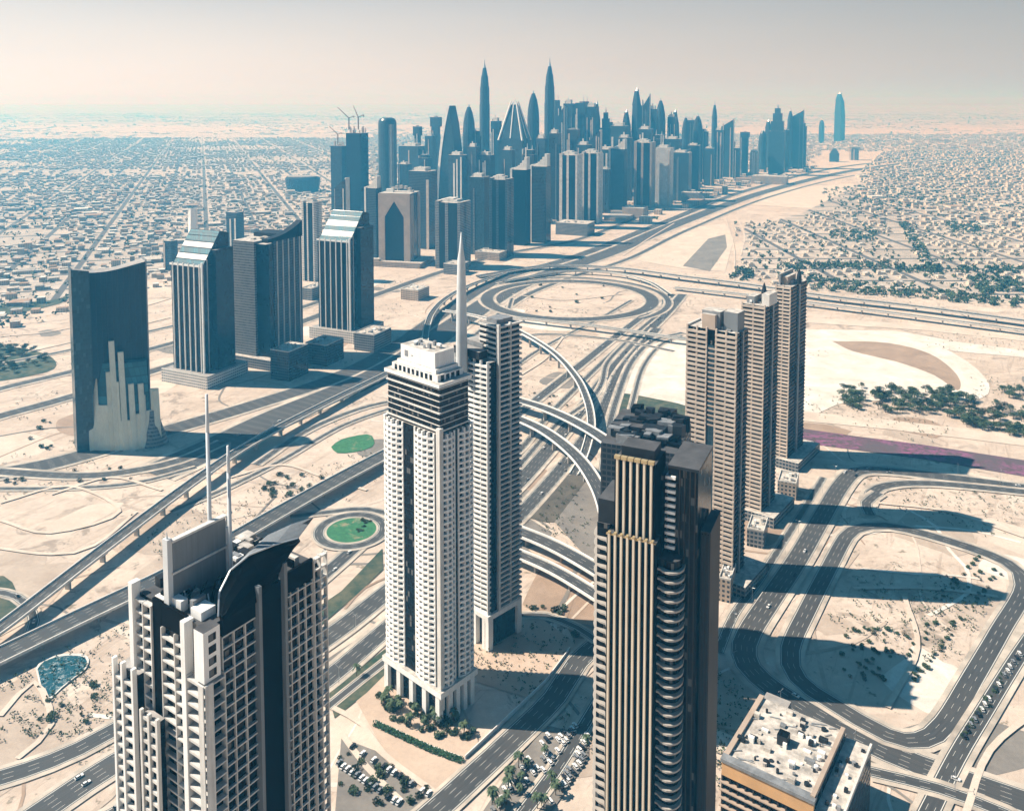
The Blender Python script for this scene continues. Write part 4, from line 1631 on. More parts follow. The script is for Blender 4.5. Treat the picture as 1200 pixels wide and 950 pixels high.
def twin_slab_tower():
    P, a, b, c, rz = footprint(276, 316, 356, 432, 25)
    root = thing('twin_slab_tower', c, rz, 'grey twin slab tower with a dark wing shaped roof between the two wedge towers', 'tower', 'glass towers along the highway')
    hx, hy = a / 2, b / 2
    zt = zat(P, 285)
    m = MB()
    m.box(-hx, -hx + a * .62, -hy, hy, 14, zt, 'fac_grey_flat', 'roof_light')
    m.build('grey_slab', root)
    m = MB()
    m.box(-hx + a * .62, hx - 1, -hy + 4, hy - 1, 14, zt - 3, 'glass_navy', 'roof_light')
    m.build('dark_recess', root)
    m = MB()
    m.box(hx - 4, hx, -hy + b * .18, hy, 14, zt, 'fac_blue', 'roof_light')
    fins(m, 'x', -hy + b * .18, hy, hx, 14, zt + 2, 5, 1.3, 1.2, 'pale_concrete')
    m.build('finned_slab', root)
    m = MB()
    n = 9
    lowr, top = [], []
    for i in range(n):
        t = i / (n - 1)
        y = -hy + b * t
        top.append((y, zt + 5 + 17 * t ** 2.2))
    for sx0, sx1 in ((hx - 9, hx + 1.5),):
        pl = [(sx0, y, z) for y, z in top] + [(sx0, hy, zt), (sx0, -hy, zt)]
        pr = [(sx1, y, z) for y, z in top] + [(sx1, hy, zt), (sx1, -hy, zt)]
        m.face(pl, 'black_panel')
        m.face(pr[::-1], 'black_panel')
        for i in range(len(pl)):
            j = (i + 1) % len(pl)
            m.face([pl[i], pr[i], pr[j], pl[j]], 'dark_metal')
    m.box(-hx + 2, hx - 9.2, -hy + b * .55, hy - 3, zt, zt + 6, 'dark_metal')
    m.build('wing_roof', root)
    m = MB()
    m.box(-hx - 6, hx + 10, -hy - 8, hy + 6, 0, 14, 'fac_grey', 'roof_light')
    m.build('podium', root)
    roof_kit(root, a * .7, b * .7, zt, 10, 21)


twin_slab_tower()


def arch_tower():
    P, a, b, c, rz = footprint(444, 481, 493, 312, 14)
    root = thing('arch_tower', c, rz, 'beige tower with a dark pointed arch of glass on its face', 'tower', 'glass towers along the highway')
    hx, hy = a / 2, b / 2
    zt = zat(P, 228)
    m = MB()
    m.box(-hx + 1, hx - 1, -hy + 2, hy, 10, zt - 2, 'glass_navy', 'roof_light')
    m.build('glazing', root)
    # beige surround with a pointed-arch opening, built as one thick outline
    zs, za = zt - (zt * .32), zt - zt * .10
    w = hx * .60
    o = [(-hx, 10), (-w, 10), (-w, zs), (0, za), (0, zt), (-hx, zt)]
    m = MB()
    for sgn in (1, -1):
        f = [(sgn * x, -hy, z) for x, z in o]
        g = [(sgn * x, -hy + 3, z) for x, z in o]
        m.face(f if sgn < 0 else f[::-1], 'beige_stone')
        for i in range(len(f)):
            j = (i + 1) % len(f)
            m.face([f[i], f[j], g[j], g[i]], 'beige_stone')
    m.build('arch_surround', root)
    m = MB()
    m.box(hx - 2, hx, -hy + b * .1, -hy + b * .35, 10, zt, 'beige_stone')
    m.box(hx - 2, hx, -hy + b * .75, hy, 10, zt, 'beige_stone')
    m.box(-hx, hx, -hy + 3, hy, zt - 2, zt + 1, 'dark_metal', 'roof_light')
    m.build('side_stone', root)
    m = MB()
    for i in range(9):
        t = math.pi * i / 8
        x, z = hx * .1 + hx * .75 * math.cos(t), zt + 1 + 15 * math.sin(t)
        m.box(x - 3, x + 3, -2, 6, max(zt, z - 7), z, 'roof_light')
    m.box(-hx * .8, -hx * .35, -4, 4, zt, zt + 8, 'white_wall')
    m.build('roof_crown', root)
    m = MB()
    m.box(-hx - 14, hx + 30, -hy - 22, hy + 10, 0, 10, 'fac_beige', 'roof_light')
    m.box(-hx - 10, -hx + 8, -hy - 18, -hy - 6, 10, 16, 'beige_stone', 'roof_light')
    m.box(-hx - 14, hx + 30, -hy - 22, -hy - 21, 10, 12, 'beige_stone')
    m.build('podium', root)


arch_tower()


# ------------------------------------------------------------------ three banded towers on the right
def banded_tower(xl, xc, xr, yb, yt, th, label, boxes, mast, seed, slit=True):
    P, a, b, c, rz = footprint(xl, xc, xr, yb, th)
    root = thing('banded_tower', c, rz, label, 'tower', 'banded towers beside the right hand road')
    hx, hy = a / 2, b / 2
    zt = zat(P, yt)
    fh = 3.6
    m = MB()
    m.box(-hx + 1.2, hx - .8, -hy + 1.2, hy, 0, zt, 'glass_black', 'roof_light')
    m.build('glazing', root)
    # sunlit face: two stacks of balcony bands with a slit between
    spans = ((-hx, -hx + a * .42), (-hx + a * .58, hx)) if slit else ((-hx, hx - a * .05),)
    for lo, hi in spans:
        q = MB()
        z = 8.0
        while z < zt - 1:
            q.box(lo, hi, -hy - .4, -hy + 1.2, z, z + 1.75, 'warm_band')
            z += fh
        for u in (lo + .6, (lo + hi) / 2, hi - .6):
            q.box(u - .6, u + .6, -hy - .1, -hy + 1.2, 4, zt + 1.5, 'warm_band')
        q.build('balcony_stack', root)
    if slit:
        q = MB()
        z = 8.0
        k = 0
        while z < zt - 12:
            if z > zt * .62:
                q.box(-hx + a * .42, -hx + a * .58, -hy + .4, -hy + 1.2, z, z + 1.2, 'beige_stone')
            z += fh
        q.box(-hx + a * .43, -hx + a * .57, -hy + .6, -hy + 1.2, 0, zt - 12, 'glass_blue')
        q.build('slit_panel', root)
    q = MB()
    z = 8.0
    while z < zt - 1:
        q.box(hx - .8, hx, -hy + 1.2, hy, z, z + .7, 'roof_dark')
        z += fh
    q.box(hx - .8, hx + .5, -hy + b * .45, -hy + b * .55, 0, zt, 'plant_grey')
    q.build('side_bands', root)
    q = MB()
    z = 8.0
    while z < zt:
        q.box(-hx, -hx + 1.2, -hy + 1.2, hy, z, z + 1.6, 'pale_concrete')
        z += fh
    q.build('rear_bands', root)
    for (u0, u1, v0, v1, h, mm) in boxes:
        q = MB()
        q.box(-hx + a * u0, -hx + a * u1, -hy + b * v0, -hy + b * v1, zt, zt + h, mm, 'roof_light')
        q.build('roof_box', root)
    if mast:
        q = MB()
        x, y = -hx + a * mast[0], -hy + b * mast[1]
        q.lathe([(2.6, zt), (2.4, zt + mast[2] * .5), (1.4, zt + mast[2] * .8), (.3, zt + mast[2])], 10, 'dark_metal', x, y)
        q.build('mast', root)
    q = MB()
    q.box(-hx - 3, hx + 12, -hy - 5, hy + 14, 0, 9, 'fac_grey', 'roof_light')
    q.build('podium', root)
    roof_kit(root, a * .8, b * .8, zt, 6, seed)


banded_tower(800, 858, 872, 692, 392, 38, 'nearest and widest banded tower of the right hand trio, grey boxes on its roof',
             ((.26, .62, .2, .75, 13, 'plant_grey'), (.68, .95, .25, .8, 14, 'screen_panel'), (.30, .56, .05, .2, 11, 'beige_stone')), None, 31)
banded_tower(864, 893, 908, 612, 360, 38, 'middle banded tower of the right hand trio with a short dark mast',
             ((.1, .4, .2, .7, 6, 'plant_grey'), (.75, 1.05, .1, .7, 10, 'pale_concrete')), (.6, .55, 17), 32, False)
banded_tower(904, 923, 941, 548, 337, 38, 'slimmest and farthest banded tower of the right hand trio',
             ((.15, .55, .2, .7, 8, 'beige_stone'), (.1, .2, .1, .9, 11, 'plant_grey')), (.95, .5, 15), 33, False)


# ------------------------------------------------------------------ low stone block bottom right
def low_block():
    z = 45.0
    A, B, C_ = at(840, 888, z), at(985, 956, z), at(1050, 874, z)
    d = B - A
    ang = math.atan2(d.y, d.x)
    w = d.length
    dep = abs((C_ - B).dot(Vector((-d.y, d.x, 0)).normalized()))
    nrm = Vector((-d.y, d.x, 0)).normalized()
    ctr = A + d / 2 + nrm * dep / 2
    ctr.z = 0
    root = thing('stone_block', ctr, ang, 'low stone building with sunlit orange band and cluttered white roof at the lower right', 'building')
    hx, hy = w / 2, dep / 2
    m = MB()
    m.box(-hx + 2, hx - 12, -hy + 3, hy - 3, 0, z - 1, 'glass_black', 'roof_light')
    m.build('main_body', root)
    m = MB()
    m.box(-hx + 2, hx - 12, -hy + 1.2, -hy + 3, z - 8, z - 1.2, 'sunlit_orange_stone')  # top band given the orange of sunlight as its colour
    zz = z - 12
    while zz > 0:
        m.box(-hx + 1, hx - 12, -hy + .8, -hy + 3, zz, zz + .55, 'beige_stone')
        for k in range(12):
            u = -hx + 2 + (w - 15) * k / 11
            m.box(u - .35, u + .35, -hy + 1.9, -hy + 3, zz + .55, zz + 4, 'brown_panel')  # dark colour stands in for the unlit front below the band
        zz -= 4
    m.build('stone_front', root)
    m = MB()
    m.box(-hx + 1.5, hx - 11.5, -hy + .6, -hy + 5, z - 1.2, z + .4, 'plant_grey')
    m.box(-hx + 1.5, -hx + 4, -hy + 5, hy - 3, z - 1, z + .4, 'beige_stone')
    m.box(hx - 14, hx - 12, -hy + 3, hy - 3, z - 1, z + 1.0, 'beige_stone')
    m.build('cornice', root)
    m = MB()
    m.box(hx - 11.8, hx, -hy + 1, hy - 1, 0, z - 5, 'fac_dark', 'roof_light')
    m.box(hx - .6, hx + .4, -hy + 1, hy - 1, z - 5, z - 3, 'pale_concrete')
    m.build('side_wing', root)
    m = MB()
    m.box(-hx - 2, hx - 14, hy - 12, hy + 8, 0, z - 10, 'fac_grey', 'roof_grey')
    m.box(-hx + 3, -hx + 16, hy - 6, hy + 4, z - 10, z - 2, 'fac_grey_flat', 'roof_grey')
    m.build('rear_wing', root)
    r = random.Random(77)
    mats = ('plant_grey', 'dark_metal', 'roof_light', 'white_wall', 'dark_metal')
    for i in range(74):
        m = MB()
        x, y = r.uniform(-hx + 5, hx - 16), r.uniform(-hy + 6, hy - 6)
        a_, b_, h = r.uniform(.8, 4.2), r.uniform(.8, 3.2), r.uniform(.5, 2.8)
        if i % 4 == 0:
            m.tube((x, y, z - 1), (x, y, z - 1 + h * .8), a_ * .4, a_ * .4, 10, r.choice(mats))
        elif i % 4 == 1:
            m.tube((x - a_, y, z - .6), (x + a_, y + b_, z - .6), .22, .22, 6, 'steel')
        else:
            m.box(x - a_ / 2, x + a_ / 2, y - b_ / 2, y + b_ / 2, z - 1, z - 1 + h, r.choice(mats))
        m.build('roof_unit', root)
    m = MB()
    m.box(-hx + 20, -hx + 25, -2, 3, z - 1, z + 4, 'dark_metal', 'black_panel')
    m.build('stair_head', root)
    for i in range(14):
        m = MB()
        x, y = r.uniform(hx - 11, hx - 1), r.uniform(-hy + 2, hy - 2)
        m.box(x - .8, x + .8, y - .8, y + .8, z - 5, z - 5 + r.uniform(.6, 2), r.choice(mats))
        m.build('roof_unit', root)


low_block()


# ------------------------------------------------------------------ generic towers of the middle and far distance
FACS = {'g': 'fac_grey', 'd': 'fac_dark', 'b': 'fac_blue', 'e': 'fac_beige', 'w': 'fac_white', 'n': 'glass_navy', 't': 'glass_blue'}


def far_tower(xl, xr, yb, yt, style, tone, label, group='towers of the distant skyline', th=24, name='skyline_tower'):
    P = at((xl + xr) / 2, yb)
    sc_ = P.y / F_PX / CP
    W = (xr - xl) * sc_
    t = R(th)
    ph = math.atan2(-P.x, P.y)
    a = W / (math.cos(t + ph) + .8 * math.sin(abs(t + ph)))
    b = a * .8
    c = P + Vector((0, b * .6, 0))
    root = thing(name, c, -t, label, 'tower', group)
    hx, hy = a / 2, b / 2
    H = zat(c, yt)
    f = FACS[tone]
    r = random.Random(int(xl * 7 + yt))

    def strips():  # pale strips that colour in sunlit left faces and light vertical streaks
        q = MB()
        tone2 = r.choice(('pale_concrete', 'fac_grey', 'warm_band'))
        for i in range(r.randrange(1, 4)):
            u = r.uniform(-.95, .8) * hx
            q.box(u, u + a * r.uniform(.05, .13), -hy - 1.2, -hy + 1, 0, H * r.uniform(.8, .95), tone2)
        q.box(-hx - 1.2, -hx + 1, -hy * r.uniform(.2, 1), hy * r.uniform(0, .9), 0, H * r.uniform(.8, .95), tone2)
        q.build('sunlit_strip', root)
    m = MB()
    if style == 'box':
        m.box(-hx, hx, -hy, hy, 0, H * .96, f, 'roof_light')
        m.build('shaft', root)
        k = MB()
        k.box(-hx * .6, hx * .5, -hy * .6, hy * .6, H * .96, H, 'pale_concrete', 'roof_light')
        k.box(-hx * .9, -hx * .65, -hy * .3, hy * .5, H * .96, H * .985, 'plant_grey')
        k.box(-hx * .3, -hx * .1, -hy * .2, 0, H, H * r.uniform(1.01, 1.04), 'pale_concrete')
        strips()
        k.build('roof_housing', root)
    elif style == 'fin':       # sunlit pale end walls, dark glass between
        m.box(-hx + 1.5, hx - 1.5, -hy, hy, 0, H * .95, 'glass_navy', 'roof_light')
        m.build('shaft', root)
        k = MB()
        k.box(-hx, -hx + a * .16, -hy - 1, hy + 1, 0, H * .97, f, 'roof_light')
        k.box(hx - a * .10, hx, -hy - 1, hy + 1, 0, H * .96, f, 'roof_light')
        k.box(-hx * .2, hx * .05, -hy - 1, -hy, 0, H * .95, f)
        k.box(hx - 1.5, hx, -hy * .3, hy * .2, 0, H * .95, f)
        k.build('end_walls', root)
        k = MB()
        n = 6
        for i in range(n):
            q = math.pi * i / (n - 1)
            x = -hx * .1 + hx * .6 * math.cos(q)
            k.box(x - hx * .16, x + hx * .16, -hy * .5, hy * .5, H * .95, H * .955 + H * .045 * math.sin(q) + 1, 'pale_concrete')
        k.build('roof_crown', root)
    elif style == 'crest':     # curved crest rising on one side
        m.box(-hx, hx, -hy, hy, 0, H * .86, f, 'roof_light')
        m.box(-hx - .6, -hx + a * .12, -hy - .8, hy, 0, H * .87, 'pale_concrete')
        m.build('shaft', root)
        k = MB()
        n = 7
        for i in range(n):
            q = i / (n - 1)
            x = -hx + a * q * .85
            k.box(x, x + a * .16, -hy * .6, hy * .6, H * .86, H * (.875 + .125 * q ** 2.0), 'pale_concrete')
        k.build('curved_crest', root)
    elif style == 'spire':
        m.prism([(hx * .95 * math.cos(q), hx * .95 * math.sin(q)) for q in np.linspace(0, 2 * math.pi, 13)[:-1]], 0, H * .68, f)
        for i, (z0, z1, s0, s1) in enumerate(((.68, .80, .90, .86), (.80, .88, .80, .64), (.88, .94, .58, .30))):
            m.lathe([(hx * s0, H * z0), (hx * s1, H * z1)], 12, f)
        m.build('shaft', root)
        k = MB()
        k.lathe([(hx * .28, H * .94), (hx * .10, H * .97), (hx * .04, H)], 8, 'steel')
        k.build('spire', root)
    elif style == 'point':
        m.lathe([(hx, 0), (hx, H * .72), (hx * .9, H * .82), (hx * .62, H * .91), (hx * .25, H * .97)], 14, f, 0, 0, 1, .85)
        m.build('shaft', root)
        k = MB()
        k.lathe([(hx * .16, H * .965), (hx * .05, H)], 8, 'steel')
        k.build('finial', root)
    elif style == 'round':
        m.lathe([(hx * 1.05, 0), (hx * 1.05, H * .94), (hx * .98, H * .97), (hx * .82, H * .99), (hx * .5, H)], 24, f, 0, 0, 1, .9)
        m.build('shaft', root)
        k = MB()
        k.box(hx * .5, hx * 1.02, -hx * .75, -hx * .3, 0, H * .93, 'fac_grey')
        k.build('side_strip', root)
    elif style == 'step':
        for i, (z0, z1, s) in enumerate(((0, .62, 1), (.62, .76, .8), (.76, .87, .58), (.87, .94, .36))):
            m.box(-hx * s, hx * s, -hy * s, hy * s, H * z0, H * z1, f, 'roof_light')
        m.build('shaft', root)
        k = MB()
        k.lathe([(hx * .18, H * .94), (hx * .03, H)], 6, 'steel')
        k.build('spire', root)
    elif style == 'slope':
        m.prism([(-hx, -hy), (hx, -hy), (hx, hy), (-hx, hy)], 0, [H * .86, H * .98, H * .98, H * .86], f)
        m.build('shaft', root)
        k = MB()
        k.box(hx - 2, hx + .8, -hy * .7, hy * .7, 0, H, 'pale_concrete')
        k.build('edge_fin', root)
        strips()
    elif style == 'sail':
        n = 12
        prof = [(-hx + a * .62 * (i / (n - 1)) ** 2.2, H * i / (n - 1)) for i in range(n)]
        for y0, y1, mm in ((-hy, hy, f),):
            fr = [(x, y0, z) for x, z in prof] + [(hx * .62, y0, H * .84), (hx, y0, H * .55), (hx, y0, 0)]
            bk = [(x, y1, z) for x, z in fr and [(p[0], p[2]) for p in fr]]
            m.face(fr[::-1], mm)
            m.face(bk, mm)
            for i in range(len(fr)):
                j = (i + 1) % len(fr)
                m.face([fr[i], fr[j], bk[j], bk[i]], mm)
        m.build('shaft', root)
        k = MB()
        for i in range(n - 1):
            (x0, z0), (x1, z1) = prof[i], prof[i + 1]
            k.face([(x0 - 1.5, -hy - 1.5, z0), (x0 + a * .10, -hy - 1.5, z0), (x1 + a * .10, -hy - 1.5, z1), (x1 - 1.5, -hy - 1.5, z1)][::-1], 'white_wall')
            k.face([(x0 - 1.5, -hy - 1.5, z0), (x1 - 1.5, -hy - 1.5, z1), (x1 - 1.5, hy, z1), (x0 - 1.5, hy, z0)], 'white_wall')
        k.build('white_edge', root)
    elif style == 'blade':
        for z0, z1, s0, s1 in ((0, .55, 1, .96), (.55, .82, .96, .78), (.82, .96, .78, .36)):
            m.lathe([(hx * s0 * 1.15, H * z0), (hx * s1 * 1.15, H * z1)], 5, f, hx * (1 - s1) * -.2, 0, 1, .8)
        m.build('shaft', root)
        k = MB()
        k.lathe([(hx * .36, H * .96), (hx * .03, H)], 5, 'steel')
        k.build('finial', root)
    elif style == 'twinmast':
        m.box(-hx, hx, -hy, hy, 0, H * .86, f, 'roof_light')
        m.box(-hx * .7, hx * .7, -hy * .7, hy * .7, H * .86, H * .92, f, 'roof_light')
        m.build('shaft', root)
        strips()
        for q, e in ((-.45, 1.0), (.4, .975)):
            k = MB()
            k.lathe([(hx * .10, H * .92), (hx * .04, H * e)], 6, 'steel', hx * q, 0)
            k.build('mast', root)
    elif style == 'apex':      # pale ribs meeting at a pointed top
        m.prism([(-hx, -hy), (hx, -hy), (hx, hy), (-hx, hy)], 0, H * .66, f, 'roof_light')
        top = [(-hx * .22, -hy * .22), (hx * .22, -hy * .22), (hx * .22, hy * .22), (-hx * .22, hy * .22)]
        bt = [(-hx, -hy), (hx, -hy), (hx, hy), (-hx, hy)]
        for i in range(4):
            j = (i + 1) % 4
            m.face([(*bt[i], H * .66), (*bt[j], H * .66), (*top[j], H * .97), (*top[i], H * .97)], f)
        m.build('shaft', root)
        k = MB()
        for i in range(4):
            k.tube((*bt[i], H * .64), (*top[i], H), 4.0, 2.6, 6, 'white_wall')
            j = (i + 1) % 4
            mid = ((bt[i][0] + bt[j][0]) / 2, (bt[i][1] + bt[j][1]) / 2)
            k.tube((*mid, H * .66), ((top[i][0] + top[j][0]) / 2, (top[i][1] + top[j][1]) / 2, H * .98), 2.6, 2, 6, 'white_wall')
        k.build('crown_rib', root)
    elif style == 'cap':       # slender with a wider cap
        m.box(-hx * .7, hx * .7, -hy * .7, hy * .7, 0, H * .86, f, 'roof_light')
        m.build('shaft', root)
        k = MB()
        k.box(-hx, hx, -hy, hy, H * .86, H * .985, f, 'roof_light')
        k.box(-hx * .3, hx * .3, -hy * .3, hy * .3, H * .985, H, 'plant_grey')
        k.build('wide_cap', root)
        strips()
    elif style == 'site':      # shell under construction with luffing cranes
        m.box(-hx, hx, -hy, hy, 0, H * .93, f, 'roof_grey')
        m.build('shaft', root)
        for i in range(14):
            k = MB()
            x, y = r.uniform(-hx * .9, hx * .9), r.uniform(-hy * .9, hy * .9)
            k.box(x - 1.2, x + 1.2, y - 1.2, y + 1.2, H * .93, H * r.uniform(.945, 1), 'concrete')
            k.build('column_stub', root)
    return root, H, hx, hy


def crane(px, py_base, py_top, jib, P_y, label, lean=.5):
    b0 = at_y(px, py_base, P_y)
    t = at_y(px, py_top, P_y)
    h = t.z - b0.z
    root = thing('tower_crane', b0, 0, label, 'crane', 'cranes on the unfinished towers')
    m = MB()
    m.box(-1.6, 1.6, -1.6, 1.6, 0, h * .55, 'crane_paint')
    m.build('mast', root)
    m = MB()
    m.tube((0, 0, h * .52), (jib * h * lean, 0, h), 1.5, .9, 6, 'crane_paint')
    m.build('jib', root)
    m = MB()
    m.tube((0, 0, h * .52), (-jib * h * .22, 0, h * .62), 1.2, 1.2, 6, 'crane_paint')
    m.box(-jib * h * .22 - 2, -jib * h * .22 + 2, -1.5, 1.5, h * .54, h * .62, 'concrete')
    m.build('counter_jib', root)


# middle distance
G1 = 'towers along the highway in the middle distance'
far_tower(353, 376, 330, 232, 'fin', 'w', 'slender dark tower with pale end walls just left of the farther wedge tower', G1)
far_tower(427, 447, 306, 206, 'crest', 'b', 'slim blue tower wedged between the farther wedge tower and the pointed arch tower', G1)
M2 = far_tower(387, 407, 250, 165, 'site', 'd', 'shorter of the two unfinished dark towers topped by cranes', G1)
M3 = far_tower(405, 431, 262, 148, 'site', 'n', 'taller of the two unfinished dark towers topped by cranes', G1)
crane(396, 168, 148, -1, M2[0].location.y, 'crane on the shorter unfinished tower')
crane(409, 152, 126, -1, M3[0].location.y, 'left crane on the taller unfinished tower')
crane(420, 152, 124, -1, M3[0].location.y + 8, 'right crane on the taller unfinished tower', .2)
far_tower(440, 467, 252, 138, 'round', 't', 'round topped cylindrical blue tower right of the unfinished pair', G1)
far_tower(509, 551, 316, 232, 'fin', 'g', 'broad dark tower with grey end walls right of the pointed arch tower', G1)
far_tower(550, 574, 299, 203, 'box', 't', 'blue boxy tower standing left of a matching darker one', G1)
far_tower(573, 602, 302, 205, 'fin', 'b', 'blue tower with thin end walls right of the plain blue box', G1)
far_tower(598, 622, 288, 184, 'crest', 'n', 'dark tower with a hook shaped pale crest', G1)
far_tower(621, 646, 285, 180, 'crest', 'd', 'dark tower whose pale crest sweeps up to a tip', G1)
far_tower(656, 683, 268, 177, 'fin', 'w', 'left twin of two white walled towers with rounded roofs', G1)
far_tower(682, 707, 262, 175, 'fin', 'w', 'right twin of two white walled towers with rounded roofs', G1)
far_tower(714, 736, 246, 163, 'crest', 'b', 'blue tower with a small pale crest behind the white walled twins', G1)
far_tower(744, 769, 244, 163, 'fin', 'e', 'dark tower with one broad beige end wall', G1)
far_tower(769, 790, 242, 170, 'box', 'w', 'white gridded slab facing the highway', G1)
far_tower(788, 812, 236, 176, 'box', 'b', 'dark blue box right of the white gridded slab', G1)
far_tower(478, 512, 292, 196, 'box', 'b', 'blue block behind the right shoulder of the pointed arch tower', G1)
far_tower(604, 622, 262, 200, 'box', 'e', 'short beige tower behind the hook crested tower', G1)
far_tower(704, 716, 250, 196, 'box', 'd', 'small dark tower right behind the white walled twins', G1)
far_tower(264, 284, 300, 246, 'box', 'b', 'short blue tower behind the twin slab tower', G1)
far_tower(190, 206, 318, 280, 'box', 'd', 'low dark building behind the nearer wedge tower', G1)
far_tower(392, 410, 292, 208, 'slope', 'd', 'dark tower with a slanting roof behind the farther wedge tower', G1)

